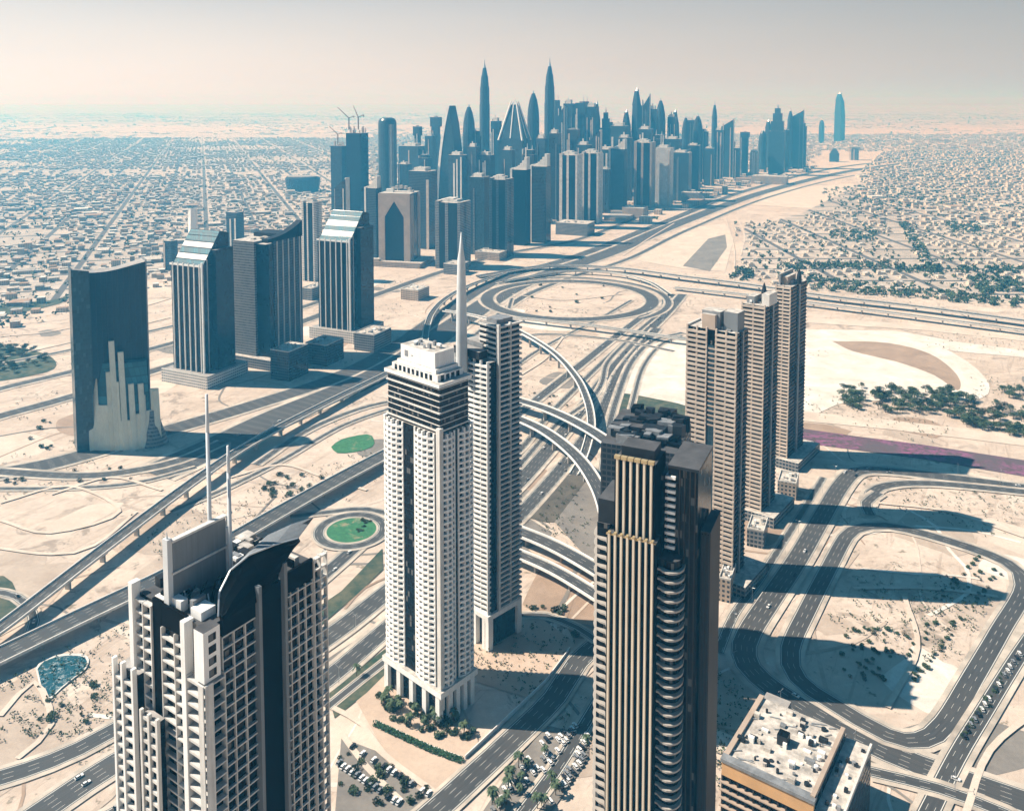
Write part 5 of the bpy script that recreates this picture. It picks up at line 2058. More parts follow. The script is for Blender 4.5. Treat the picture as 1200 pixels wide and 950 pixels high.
# far skyline
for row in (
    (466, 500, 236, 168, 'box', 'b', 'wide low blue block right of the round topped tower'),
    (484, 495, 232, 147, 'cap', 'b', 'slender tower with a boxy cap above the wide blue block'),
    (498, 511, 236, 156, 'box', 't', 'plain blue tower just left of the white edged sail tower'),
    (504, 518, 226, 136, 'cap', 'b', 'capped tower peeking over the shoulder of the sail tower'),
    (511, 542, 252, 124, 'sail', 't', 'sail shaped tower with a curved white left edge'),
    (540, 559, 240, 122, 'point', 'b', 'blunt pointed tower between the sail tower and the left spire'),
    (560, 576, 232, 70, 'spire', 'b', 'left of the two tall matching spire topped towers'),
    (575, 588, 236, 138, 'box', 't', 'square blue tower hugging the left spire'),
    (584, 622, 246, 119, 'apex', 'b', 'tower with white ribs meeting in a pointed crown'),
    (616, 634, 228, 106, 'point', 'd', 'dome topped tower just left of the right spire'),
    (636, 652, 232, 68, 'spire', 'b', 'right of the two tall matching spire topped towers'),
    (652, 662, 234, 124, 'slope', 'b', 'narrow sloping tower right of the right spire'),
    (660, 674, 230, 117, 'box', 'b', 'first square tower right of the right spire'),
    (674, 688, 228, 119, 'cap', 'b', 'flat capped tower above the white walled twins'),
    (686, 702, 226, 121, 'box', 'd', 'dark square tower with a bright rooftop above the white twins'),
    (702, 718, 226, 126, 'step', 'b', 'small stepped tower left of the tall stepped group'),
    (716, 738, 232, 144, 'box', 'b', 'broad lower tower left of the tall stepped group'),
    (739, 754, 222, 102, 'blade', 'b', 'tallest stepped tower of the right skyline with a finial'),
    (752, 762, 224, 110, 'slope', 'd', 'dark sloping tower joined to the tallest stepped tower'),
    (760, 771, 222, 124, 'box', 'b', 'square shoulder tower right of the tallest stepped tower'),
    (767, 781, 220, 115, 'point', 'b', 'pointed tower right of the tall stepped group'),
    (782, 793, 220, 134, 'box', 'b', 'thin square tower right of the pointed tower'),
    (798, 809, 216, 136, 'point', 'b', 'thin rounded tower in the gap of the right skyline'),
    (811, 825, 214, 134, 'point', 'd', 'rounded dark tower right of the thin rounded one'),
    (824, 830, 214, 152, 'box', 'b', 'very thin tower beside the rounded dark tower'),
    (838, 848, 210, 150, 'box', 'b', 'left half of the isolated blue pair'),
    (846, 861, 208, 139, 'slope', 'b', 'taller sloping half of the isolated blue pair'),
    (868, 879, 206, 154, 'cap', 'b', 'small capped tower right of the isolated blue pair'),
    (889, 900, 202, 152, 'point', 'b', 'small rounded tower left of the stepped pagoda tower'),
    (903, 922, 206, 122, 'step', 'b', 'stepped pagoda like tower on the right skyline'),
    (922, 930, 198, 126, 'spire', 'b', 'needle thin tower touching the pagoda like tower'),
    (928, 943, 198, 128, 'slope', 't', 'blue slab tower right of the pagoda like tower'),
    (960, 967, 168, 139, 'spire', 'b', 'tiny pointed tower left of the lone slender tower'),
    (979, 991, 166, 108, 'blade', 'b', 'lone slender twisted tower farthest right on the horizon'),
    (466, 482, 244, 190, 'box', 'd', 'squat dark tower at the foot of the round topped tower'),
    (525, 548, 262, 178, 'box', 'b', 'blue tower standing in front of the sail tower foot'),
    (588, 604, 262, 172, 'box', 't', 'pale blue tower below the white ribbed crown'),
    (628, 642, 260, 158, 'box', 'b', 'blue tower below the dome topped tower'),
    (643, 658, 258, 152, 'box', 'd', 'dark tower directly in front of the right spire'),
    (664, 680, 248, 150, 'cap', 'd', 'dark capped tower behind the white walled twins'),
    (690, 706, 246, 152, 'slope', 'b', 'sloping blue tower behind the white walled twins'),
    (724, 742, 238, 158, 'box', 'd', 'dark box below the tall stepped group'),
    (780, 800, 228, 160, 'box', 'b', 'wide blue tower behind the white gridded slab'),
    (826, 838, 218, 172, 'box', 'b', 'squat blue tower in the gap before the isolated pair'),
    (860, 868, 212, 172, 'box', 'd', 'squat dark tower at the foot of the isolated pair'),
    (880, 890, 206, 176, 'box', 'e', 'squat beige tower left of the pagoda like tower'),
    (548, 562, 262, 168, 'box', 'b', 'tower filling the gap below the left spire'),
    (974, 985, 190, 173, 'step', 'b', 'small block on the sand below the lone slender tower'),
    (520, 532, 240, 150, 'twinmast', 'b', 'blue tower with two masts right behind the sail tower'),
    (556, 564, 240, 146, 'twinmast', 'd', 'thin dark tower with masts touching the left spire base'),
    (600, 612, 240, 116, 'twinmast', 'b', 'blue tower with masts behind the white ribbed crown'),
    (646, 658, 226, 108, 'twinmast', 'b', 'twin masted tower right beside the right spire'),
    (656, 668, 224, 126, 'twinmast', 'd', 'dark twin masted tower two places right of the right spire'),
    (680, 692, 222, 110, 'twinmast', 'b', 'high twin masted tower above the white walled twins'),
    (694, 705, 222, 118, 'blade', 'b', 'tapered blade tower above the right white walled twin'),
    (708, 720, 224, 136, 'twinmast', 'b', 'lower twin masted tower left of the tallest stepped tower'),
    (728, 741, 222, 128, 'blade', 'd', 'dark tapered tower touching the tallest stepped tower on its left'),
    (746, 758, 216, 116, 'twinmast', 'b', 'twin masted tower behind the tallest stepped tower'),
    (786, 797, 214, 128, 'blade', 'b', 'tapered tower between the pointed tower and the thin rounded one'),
    (803, 814, 210, 138, 'box', 'd', 'dark square tower behind the thin rounded one'),
    (818, 828, 210, 146, 'twinmast', 'b', 'twin masted tower behind the rounded dark tower'),
    (833, 841, 206, 118, 'spire', 'b', 'lone thin broadcast spire left of the isolated blue pair'),
    (852, 862, 204, 160, 'twinmast', 'b', 'low twin masted tower behind the isolated pair'),
    (896, 906, 200, 140, 'blade', 'b', 'tapered tower just left of the pagoda like tower'),
    (912, 926, 202, 150, 'box', 'd', 'dark block behind the pagoda like tower'),
    (936, 946, 198, 140, 'twinmast', 'b', 'twin masted tower at the right side of the blue slab'),
    (490, 506, 240, 176, 'twinmast', 'd', 'low dark twin masted tower in front of the wide blue block'),
    (560, 580, 262, 178, 'box', 'd', 'wide dark tower at the foot of the left spire'),
    (612, 630, 262, 168, 'twinmast', 'd', 'dark twin masted tower below the ribbed crown'),
    (676, 694, 254, 166, 'box', 'b', 'square blue tower rising just behind the twin white walls'),
    (748, 766, 232, 148, 'box', 'b', 'blue tower below the joined dark sloping tower'),
    (764, 782, 230, 152, 'twinmast', 'd', 'dark twin masted tower below the pointed tower'),
    (700, 724, 244, 172, 'box', 't', 'pale blue tower between the white twins and the beige ended tower'),
    (806, 822, 224, 168, 'box', 'b', 'blue tower behind the dark blue box'),
    (998, 1010, 188, 172, 'cap', 'g', 'pale grey block right of the lone slender tower'),
):
    far_tower(*row)

# oval low hall far out on the left plain
P = at(350, 226)
hall = thing('oval_hall', P, R(-10), 'dark oval flat roofed hall far out on the left plain', 'hall')
m = MB()
m.lathe([(62, 0), (70, 30), (72, 52), (66, 60)], 28, 'fac_dark', 0, 40, 1, .6)
m.build('shell', hall)
m = MB()
m.lathe([(60, 60), (58, 63)], 28, 'roof_grey', 0, 40, 1, .6)
m.build('roof', hall)


# white sail crown behind the nearer wedge tower
def white_sail():
    P = at(228, 330)
    root = thing('white_sail_building', P, R(-68), 'white curved sail shaped building behind the nearer wedge tower', 'building', G1)
    H = zat(P, 245)
    n = 14
    m = MB()
    L, Rr = [], []
    for i in range(n):
        t = i / (n - 1)
        L.append((-20 + 3 * t, H * t))
        Rr.append((24 - 36 * t ** .6, H * t))
    for i in range(n - 1):
        m.grid([[(L[i][0], -9, L[i][1]), (Rr[i][0], -9 + 6 * i / n, Rr[i][1])], [(L[i + 1][0], -9, L[i + 1][1]), (Rr[i + 1][0], -9 + 6 * (i + 1) / n, Rr[i + 1][1])]], 'white_wall')
        m.grid([[(L[i][0], 9, L[i][1]), (Rr[i][0], 9 - 6 * i / n, Rr[i][1])], [(L[i + 1][0], 9, L[i + 1][1]), (Rr[i + 1][0], 9 - 6 * (i + 1) / n, Rr[i + 1][1])]], 'white_wall')
        m.grid([[(L[i][0], -9, L[i][1]), (L[i][0], 9, L[i][1])], [(L[i + 1][0], -9, L[i + 1][1]), (L[i + 1][0], 9, L[i + 1][1])]], 'white_wall')
        m.grid([[(Rr[i][0], -9 + 6 * i / n, Rr[i][1]), (Rr[i][0], 9 - 6 * i / n, Rr[i][1])], [(Rr[i + 1][0], -9 + 6 * (i + 1) / n, Rr[i + 1][1]), (Rr[i + 1][0], 9 - 6 * (i + 1) / n, Rr[i + 1][1])]], 'white_wall')
    m.build('sail', root)
    m = MB()
    m.box(-26, 30, -14, 14, 0, 12, 'fac_grey', 'roof_light')
    m.build('podium', root)


white_sail()


# low commercial buildings at the feet of the towers
def low_building(xl, xr, yb, yt, label, fac='fac_grey', dep=30, th=24):
    P = at((xl + xr) / 2, yb)
    W = (xr - xl) * P.y / F_PX
    root = thing('low_building', P + Vector((0, dep / 2, 0)), R(-th), label, 'building', 'low buildings between the towers')
    H = max(6, zat(P, yt))
    a = W * .8
    m = MB()
    m.box(-a / 2, a / 2, -dep / 2, dep / 2, 0, H, fac, 'roof_light')
    m.build('walls', root)
    m = MB()
    for x0, x1, y0, y1 in ((-a / 2, a / 2, -dep / 2, -dep / 2 + .6), (-a / 2, a / 2, dep / 2 - .6, dep / 2), (-a / 2, -a / 2 + .6, -dep / 2 + .6, dep / 2 - .6), (a / 2 - .6, a / 2, -dep / 2 + .6, dep / 2 - .6)):
        m.box(x0, x1, y0, y1, H, H + 1.2, 'pale_concrete')
    m.build('roof_parapet', root)
    roof_kit(root, a, dep, H, 8, int(xl), hmax=3)


for row in (
    (318, 352, 446, 412, 'low dark building in front of the twin slab tower', 'fac_dark', 40),
    (358, 396, 428, 404, 'low dark block left of the farther wedge tower podium', 'fac_dark', 40),
    (416, 452, 412, 392, 'low grey block in front of the farther wedge tower', 'fac_grey', 45),
    (470, 500, 352, 340, 'low pale shed in front of the pointed arch tower', 'fac_beige', 40),
    (356, 374, 352, 338, 'low block at the foot of the slender dark tower', 'fac_grey', 40),
    (520, 548, 322, 310, 'low block at the foot of the broad dark tower', 'fac_grey', 40),
    (556, 596, 305, 296, 'low wide podium building under the blue box pair', 'fac_beige', 50),
    (650, 700, 276, 262, 'low wide podium building under the white walled twins', 'fac_grey', 60),
    (730, 762, 256, 244, 'low podium building under the beige ended tower', 'fac_beige', 60),
    (800, 826, 238, 226, 'low building right of the dark blue box', 'fac_grey', 60),
    (880, 930, 216, 207, 'long low building beneath the pagoda like tower', 'fac_beige', 70),
    (848, 866, 706, 680, 'low roadside block at the foot of the nearest banded tower', 'fac_beige', 24),
    (880, 905, 642, 622, 'low roadside block at the foot of the middle banded tower', 'fac_grey', 24),
    (915, 942, 585, 566, 'low roadside block at the foot of the farthest banded tower', 'fac_beige', 24),
):
    low_building(*row)


# ------------------------------------------------------------------ plants
kd = kdtree.KDTree(len(ROADPTS))
for i, (p, w) in enumerate(ROADPTS):
    kd.insert((p.x, p.y, 0), i)
kd.balance()


def on_road(x, y, extra=1.0):
    for co, i, d in kd.find_n((x, y, 0), 3):
        if d < ROADPTS[i][1] + extra + 4:
            return True
    return False


def leaf_cloud(b, c, rx, rz_, n, size, m, r):
    for i in range(n):
        while True:
            p = Vector((r.uniform(-1, 1), r.uniform(-1, 1), r.uniform(-1, 1)))
            if p.length < 1:
                break
        p = p.normalized() * p.length ** .4
        q = Vector((c[0] + p.x * rx, c[1] + p.y * rx, c[2] + p.z * rz_))
        u = Vector((r.uniform(-1, 1), r.uniform(-1, 1), r.uniform(-.6, .6))).normalized() * size * r.uniform(.6, 1.3)
        v = u.orthogonal().normalized() * size * r.uniform(.6, 1.2)
        b.face([q - u, q - v * .6, q + u, q + v], m)


def make_tree(label, seed, h, rad, group):
    r = random.Random(seed)
    root = thing('tree', (0, 0, 0), 0, label, 'tree', group)
    b = MB()
    b.tube((0, 0, 0), (.2, .1, h * .5), h * .035, h * .022, 7, 'trunk')
    for k in range(4):
        t = k * 1.6 + r.uniform(0, .6)
        b.tube((.1, .05, h * .35), (math.cos(t) * rad * .6, math.sin(t) * rad * .6, h * .72), h * .016, h * .008, 5, 'trunk')
    b.build('trunk', root)
    b = MB()
    for k in range(7):
        t = r.uniform(0, 6.28)
        d = r.uniform(.1, .62) * rad
        leaf_cloud(b, (math.cos(t) * d, math.sin(t) * d, h * r.uniform(.55, .82)), rad * r.uniform(.4, .6), h * r.uniform(.13, .2), 42, h * .07, 'foliage', r)
    b.build('crown', root)
    return root


def make_palm(label, group):
    r = random.Random(3)
    root = thing('palm_tree', (0, 0, 0), 0, label, 'palm', group)
    b = MB()
    b.tube((0, 0, 0), (.15, .1, 4), .28, .22, 7, 'trunk')
    b.tube((.15, .1, 4), (.2, .25, 7.4), .22, .18, 7, 'trunk')
    b.build('trunk', root)
    b = MB()
    for k in range(18):
        t = k * 2.4
        d = Vector((math.cos(t), math.sin(t), 0))
        s = Vector((-d.y, d.x, 0))
        up = r.uniform(.2, 1.6)
        prev, pw = Vector((.2, .25, 7.3)), .15
        for j in range(1, 5):
            q = j / 4
            p = Vector((.2, .25, 7.3)) + d * 3.4 * q + Vector((0, 0, up * math.sin(q * 2.2) * 1.3 - 2.0 * q * q * (1.6 - up * .5)))
            w = (.15, .55, .6, .45, .05)[j]
            b.face([prev - s * pw, prev + s * pw, p + s * w, p - s * w], 'palm_leaf')
            prev, pw = p, w
    b.build('crown', root)
    return root


def make_bush(label, group, seed, rad=2.2):
    r = random.Random(seed)
    b = MB()
    for k in range(4):
        t = r.uniform(0, 6.28)
        leaf_cloud(b, (math.cos(t) * rad * .4, math.sin(t) * rad * .4, rad * .55), rad * .65, rad * .55, 45, rad * .2, 'foliage', r)
    o = b.build('bush')
    return tag(o, label, 'bush', group)


PROTO_DONE = set()


def place(root, x, y, rz, scale, label=None, group=None):
    """the first call moves the model itself, later calls copy it"""
    if root.name not in PROTO_DONE:
        PROTO_DONE.add(root.name)
        root.location = (x, y, 0)
        root.rotation_euler = (0, 0, rz)
        root.scale = (scale,) * 3
        if label:
            root['label'] = label
        if group:
            root['group'] = group
        return root
    return copy_tree(root, (x, y, 0), rz, label, group, scale)


def rnd_in(poly, n, step_px=None):
    """n random ground points inside a surveyed outline"""
    P = [at(*p) for p in poly]
    xs, ys = [p.x for p in P], [p.y for p in P]
    out = []
    tries = 0
    while len(out) < n and tries < n * 60:
        tries += 1
        x, y = random.uniform(min(xs), max(xs)), random.uniform(min(ys), max(ys))
        ins = False
        for i in range(len(P)):
            a, b = P[i], P[i - 1]
            if (a.y > y) != (b.y > y) and x < (b.x - a.x) * (y - a.y) / (b.y - a.y) + a.x:
                ins = not ins
        if ins:
            out.append((x, y))
    return out


grove = make_tree('dense green tree in the park strip beside the white sand', 5, 9, 5.5, 'trees of the park strip at right')
grove2 = make_tree('dense green tree in the park strip beside the white sand', 9, 8, 6.0, 'trees of the park strip at right')
for poly, n in (([(985, 455), (1010, 455), (1018, 482), (990, 478)], 24), ([(1022, 462), (1055, 458), (1055, 488), (1025, 486)], 28), ([(1052, 458), (1110, 460), (1160, 475), (1205, 482), (1205, 495), (1120, 490), (1050, 484)], 105),
                ([(1125, 490), (1170, 496), (1205, 505), (1205, 516), (1170, 508), (1130, 500)], 40), ([(1172, 456), (1205, 458), (1205, 470), (1176, 468)], 10)):
    for x, y in rnd_in(poly, n):
        place(random.choice((grove, grove2)), x, y, random.uniform(0, 6), random.uniform(.8, 1.35))

gl = make_tree('dark tree of the small grove at the left edge', 12, 8, 5, 'trees of the grove at the left edge')
for x, y in rnd_in([(-10, 406), (40, 410), (62, 420), (50, 434), (-10, 440)], 45):
    place(gl, x, y, random.uniform(0, 6), random.uniform(.8, 1.3))

palm = make_palm('palm tree in the parking lot left of the gold tower', 'palms of the parking lot')
for x, y in rnd_in([(600, 905), (640, 855), (690, 865), (688, 900), (640, 955), (560, 955)], 26):
    if not on_road(x, y, -2):
        place(palm, x, y, random.uniform(0, 6), random.uniform(.7, 1.1))
for x, y in rnd_in([(440, 815), (470, 822), (560, 850), (555, 868), (520, 866), (460, 845)], 20):
    place(palm, x, y, random.uniform(0, 6), random.uniform(.6, 1.0), 'palm tree at the foot of the white central tower', 'palms around the white tower')
for x, y in rnd_in([(400, 775), (425, 765), (440, 800), (410, 812)], 6):
    if not on_road(x, y, -2):
        place(palm, x, y, random.uniform(0, 6), random.uniform(.7, 1.0), 'palm tree by the gate left of the white tower', 'palms left of the white tower')

bush = make_bush('dark shrub on the sandy ground by the roads', 'shrubs on the sandy ground', 21)
bush_t = make_bush('dark shrub in the planting at the foot of the white tower', 'shrubs around the white tower', 22)
bush_r = make_bush('shrub on the lawn of the roundabout', 'shrubs on the roundabout', 23)
BUSHES = (
    ([(440, 815), (470, 822), (560, 852), (555, 870), (520, 868), (460, 846)], 60, bush_t, .7, 1.2),
    ([(0, 556), (160, 548), (160, 562), (0, 568)], 40, bush, .7, 1.3),
    ([(270, 560), (350, 555), (440, 560), (330, 590)], 24, bush, .6, 1.6),
    ([(960, 740), (1060, 735), (1110, 790), (1000, 805)], 24, bush, .4, .9),
    ([(1100, 660), (1180, 670), (1150, 720), (1090, 700)], 16, bush, .4, .9),
    ([(390, 870), (440, 880), (520, 940), (400, 950)], 36, bush, .5, 1.3),
    ([(600, 330), (740, 335), (740, 365), (610, 368)], 14, bush, .8, 2.0),
    ([(620, 440), (680, 470), (640, 520), (606, 500)], 14, bush, .6, 1.4),
    ([(610, 690), (690, 720), (690, 760), (620, 720)], 14, bush, .7, 1.5),
    ([(60, 800), (130, 800), (120, 850), (20, 850)], 12, bush, .4, 1.2),
    ([(412, 606), (436, 612), (440, 624), (425, 634), (414, 622)], 22, bush_r, .5, 1.1),
    ([(20, 490), (90, 480), (90, 525), (30, 530)], 8, bush, .6, 1.5),
)
for poly, n, mod, s0, s1 in BUSHES:
    for x, y in rnd_in(poly, n):
        if not on_road(x, y, -3):
            if mod.name not in PROTO_DONE:
                PROTO_DONE.add(mod.name)
                o = mod
            else:
                o = mod.copy()
                col.objects.link(o)
            s = random.uniform(s0, s1)
            o.location = (x, y, LIFT[0] * .5)
            o.rotation_euler = (0, 0, random.uniform(0, 6))
            o.scale = (s, s, s)


heap = make_bush('small dark scrub clump in a planted row on the right sand block', 'scrub rows on the right sand block', 25)
first_heap = True
for p0, p1, n in (((1148, 652), (1098, 706), 12), ((1168, 668), (1140, 712), 8), ((1122, 722), (1072, 800), 16), ((1096, 728), (1062, 770), 9), ((1008, 738), (1062, 742), 8), ((1000, 758), (1050, 766), 8), ((1000, 775), (1040, 800), 7), ((1176, 792), (1130, 868), 16)):
    A, B = at(*p0), at(*p1)
    for k in range(n):
        p = A.lerp(B, (k + .5) / n)
        o = heap if first_heap else heap.copy()
        if not first_heap:
            col.objects.link(o)
        first_heap = False
        q = random.uniform(.5, 1.0)
        o.location = (p.x + random.uniform(-2.5, 2.5), p.y + random.uniform(-2.5, 2.5), LIFT[0] * .5)
        o.rotation_euler = (0, 0, random.uniform(0, 6))
        o.scale = (q, q, q * .8)

# hedge and site wall by the white tower
def wall_line(name, pts, h, w, m, label, cat):
    P = [at(*p) for p in pts]
    org = P[0].copy()
    b = MB()
    for i in range(len(P) - 1):
        a, c = P[i] - org, P[i + 1] - org
        d = (c - a).normalized()
        s = Vector((-d.y, d.x, 0)) * w / 2
        b.prism([tuple((a - s)[:2]), tuple((c - s)[:2]), tuple((c + s)[:2]), tuple((a + s)[:2])], 0, h, m)
    o = b.build(name)
    o.location = org
    return tag(o, label, cat)


def hedge():
    pts = [at(440, 850), at(470, 864), at(505, 880), at(540, 893)]
    org = pts[0].copy()
    r = random.Random(17)
    b = MB()
    for q in spline([p - org for p in pts], 1.1):
        leaf_cloud(b, (q.x, q.y, 1.5), 2.0, 1.6, 60, .42, 'hedge_green', r)
    o = b.build('hedge')
    o.location = org
    tag(o, 'long clipped green hedge in front of the white tower', 'hedge')


hedge()
wall_line('site_wall', [(545, 890), (600, 838), (640, 800), (668, 762)], 2.6, .5, 'white_wall', 'pale boundary wall between the court and the dark road', 'wall')
wall_line('site_wall', [(440, 846), (470, 860), (505, 876), (541, 889)], 1.6, .4, 'white_wall', 'low white wall behind the clipped hedge', 'wall')


# ------------------------------------------------------------------ houses of the plains
def house_mesh(kind, r, fac):
    b = MB()
    w, d = r.uniform(13, 19), r.uniform(11, 16)
    b.box(-w / 2, w / 2, -d / 2, d / 2, 0, 7.2, fac, r.choice(('roof_light', 'roof_tan', 'roof_grey', 'pale_concrete')), False)
    for x0, x1, y0, y1 in ((-w * .75, w * .75, -d * .85, -d * .83), (-w * .75, w * .75, d * .83, d * .85), (-w * .77, -w * .75, -d * .85, d * .85), (w * .75, w * .77, -d * .85, d * .85)):
        b.box(x0, x1, y0, y1, 0, 2.2, fac, None, False)
    if kind == 0:
        b.box(-w * .3, w * .2, -d * .3, d * .25, 7.2, 10.4, fac, 'roof_light', False)
    elif kind == 1:
        b.box(w / 2, w / 2 + 5, -d * .4, d * .2, 0, 3.6, fac, 'roof_light', False)
        b.box(-w * .45, -w * .1, -d * .4, 0, 7.2, 9.8, fac, 'roof_light', False)
    else:
        b.prism([(-w / 2, -d / 2), (w / 2, -d / 2), (w / 2, d / 2), (-w / 2, d / 2)], 7.2, 7.9, 'pale_concrete', 'roof_light')
        b.box(-2, 2, -d / 2 - 3, -d / 2, 0, 4, fac, 'roof_light', False)
    return b.mesh('villa')


VG = 'villas on the right hand plain'
vr = random.Random(44)
vm = [house_mesh(k % 3, vr, 'villa_wall') for k in range(5)]
spots, far_spots, tree_spots = [], [], []
for row in np.arange(1440 + 6, 6500, 30.0):
    for colx in np.arange(162 + 6, 4300, 27.0):
        x, y = colx + vr.uniform(-5, 5), row + vr.uniform(-5, 5)
        px = 600 + 1000 * x / y
        py = Y_HOR + 360000 / y
        lim = 862 if py > 262 else 935 + max(0, 262 - py) * 1.2
        if py > 332 + (px - 870) * .09 or py < 178 or px < lim or px > 1270:
            continue
        if 1045 < px < 1105 and abs((px - 1050) * 2.2 - (py - 265)) < 14:
            continue
        if (px < 1010 and py < 250) or on_road(x, y, 6):
            continue
        street = int(row // 30) % 4 == 0 or int(colx // 27) % 6 == 0
        q = vr.random()
        if street:
            if q < .35:
                tree_spots.append((x, y))
            continue
        dense = math.sin(x * .006) + math.sin(y * .005 + x * .002)
        if q < .62 + .12 * dense:
            spots.append((x, y))
        elif q < .9:
            tree_spots.append((x, y))
spots.sort(key=lambda p: math.hypot(p[0], p[1]))
first = None
for i, (x, y) in enumerate(spots[:290]):
    o = bpy.data.objects.new('villa', vm[i % 5])
    col.objects.link(o)
    o.location = (x, y, 0)
    o.rotation_euler = (0, 0, R(vr.choice((0, 90, 180, 270)) + vr.uniform(-3, 3)))
    s = vr.uniform(.65, .92)
    o.scale = (s, s, s)
    tag(o, 'pale flat roofed villa on the right hand plain beyond the highway bridges', 'house', VG)


def mass(name, pts, label, fac, smin, smax, hmin, hmax, ang, seed):
    r = np.random.default_rng(seed)
    P = np.array(pts)
    n = len(P)
    big = 1 + 1.6 * (r.random(n) < .05)
    w, d, h = r.uniform(smin, smax, n) / 2 * big, r.uniform(smin, smax, n) / 2 * big, r.uniform(hmin, hmax, n) * (1 + .8 * (r.random(n) < .05))
    a = ang + (r.random(n) < .5) * math.pi / 2 + r.normal(0, .05, n)
    c, s = np.cos(a), np.sin(a)
    V = np.zeros((n, 8, 3))
    for k, (sx, sy) in enumerate(((-1, -1), (1, -1), (1, 1), (-1, 1))):
        V[:, k, 0] = V[:, k + 4, 0] = P[:, 0] + c * sx * w - s * sy * d
        V[:, k, 1] = V[:, k + 4, 1] = P[:, 1] + s * sx * w + c * sy * d
        V[:, k + 4, 2] = h
    base = (np.arange(n) * 8)[:, None]
    quad = np.array([[0, 1, 5, 4], [1, 2, 6, 5], [2, 3, 7, 6], [3, 0, 4, 7], [4, 5, 6, 7]])
    Fc = (base[:, :, None] + quad[None]).reshape(-1, 4)
    me = bpy.data.meshes.new(name)
    me.from_pydata(V.reshape(-1, 3).tolist(), [], Fc.tolist())
    for mm in (fac, 'fac_beige', 'roof_light', 'roof_grey', 'pale_concrete', 'roof_tan'):
        me.materials.append(MAT[mm])
    wi = (r.random(n) < .25).astype(int)
    ri = r.choice([2, 2, 3, 4, 5], n)
    me.polygons.foreach_set('material_index', np.stack([wi, wi, wi, wi, ri], axis=1).ravel())
    me.update()
    o = bpy.data.objects.new(name, me)
    col.objects.link(o)
    return tag(o, label, None, None, 'stuff')


def tree_mass(name, pts, label, rad, seed, per=14):
    r = np.random.default_rng(seed)
    P = np.repeat(np.array(pts), per, axis=0)
    n = len(P)
    sz = np.repeat(r.uniform(.6, 1.3, n // per), per) * rad
    off = r.normal(0, .45, (n, 3))
    C = np.zeros((n, 3))
    C[:, 0] = P[:, 0] + off[:, 0] * sz
    C[:, 1] = P[:, 1] + off[:, 1] * sz
    C[:, 2] = np.abs(.75 + off[:, 2] * .8) * sz + (LIFT[0] * .5 if rad < 2 else 0)
    u = r.normal(0, 1, (n, 3))
    u /= np.linalg.norm(u, axis=1)[:, None]
    v = np.cross(u, r.normal(0, 1, (n, 3)))
    v /= np.linalg.norm(v, axis=1)[:, None] + 1e-6
    q = (sz * .42)[:, None]
    V = np.stack([C - u * q, C - v * q, C + u * q, C + v * q], axis=1)
    Fc = np.arange(n * 4).reshape(-1, 4)
    me = bpy.data.meshes.new(name)
    me.from_pydata(V.reshape(-1, 3).tolist(), [], Fc.tolist())
    me.materials.append(MAT['foliage'])
    me.update()
    o = bpy.data.objects.new(name, me)
    col.objects.link(o)
    return tag(o, label, None, None, 'stuff')


if len(spots) > 290:
    mass('villa_quarter', spots[290:], 'farther villas of the right hand plain merging into one quarter', 'villa_wall', 11, 19, 5, 9, 0.0, 3)
# dark tree clumps of the villa quarter
for poly, n in (([(965, 222), (1000, 218), (1080, 222), (1110, 232), (1050, 250), (960, 246)], 240), ([(920, 308), (1045, 308), (1045, 316), (920, 316)], 110), ([(1050, 312), (1200, 314), (1200, 321), (1050, 320)], 120),
                ([(1054, 262), (1064, 262), (1105, 325), (1088, 325)], 130), ([(975, 270), (1030, 272), (1030, 284), (975, 282)], 60), ([(1110, 262), (1150, 262), (1150, 273), (1110, 273)], 70),
                ([(880, 330), (880, 318), (862, 315), (855, 328)], 30), ([(945, 325), (1200, 352), (1200, 362), (945, 340)], 190), ([(1130, 322), (1200, 328), (1200, 345), (1150, 345)], 110)):
    tree_spots += [p for p in rnd_in(poly, n)]
tree_mass('tree_belt', [p for p in tree_spots], 'dark garden trees scattered among the right hand villas', 5.4, 5)

# suburb of the left plain
hs, ts, hs3, ts3 = [], [], [], []
CA, SA = math.cos(R(20)), math.sin(R(20))
for v in np.arange(-900, 9000, 25.0):
    for u in np.arange(-7000, 3200, 24.0):
        x = u * CA - v * SA + rng.uniform(-8, 8)
        yy = u * SA + v * CA + rng.uniform(-8, 8)
        if yy < 1250 or yy > 8200:
            continue
        px, py = 600 + 1000 * x / yy, Y_HOR + 360000 / yy
        if px < -90 or px > 470:
            continue
        lim = 360 - (py - 270) * 2.4 if py > 270 else 395 + (270 - py) * .9
        if px > lim or py > 395 - px * .30:
            continue
        nz = math.sin(x * .0031 + yy * .0017) + math.sin(yy * .0042 - x * .0012) + .6 * math.sin(x * .011) * math.sin(yy * .009)
        q = rng.random()
        street = (u / 132.0) % 1.0 < .14 or (v / 150.0) % 1.0 < .13
        if street:
            if q < .10:
                ts.append((x, yy))
            continue
        if 199 < py < 206 or (py > 318 and nz < -.2):
            if q < .12:
                hs.append((x, yy))
            continue
        if yy > 4500 and q > .62:
            continue
        if nz < -1.2:
            if q < .3:
                ts.append((x, yy))
            continue
        if q < .54:
            hs.append((x, yy))
        elif q < (.90 if yy < 2600 else .76) and not on_road(x, yy):
            ts.append((x, yy))
for y in np.arange(8200, 24000, 150.0):
    for x in np.arange(-.66 * y - 100, -.03 * y, 95):
        x += rng.uniform(-30, 30)
        yy = y + rng.uniform(-50, 50)
        nz = math.sin(x * .0016 + yy * .0011) + math.sin(yy * .0019 - x * .0007)
        q = rng.random()
        if nz > -.4 and q < .3:
            hs3.append((x, yy))
        elif nz > -.3 and q < .325:
            ts3.append((x, yy))
hs = [p for p in hs if not on_road(p[0], p[1], 6)]
mass('suburb', hs, 'pale suburb of low houses covering the left plain', 'house_wall', 9, 18, 4, 10, R(20), 8)
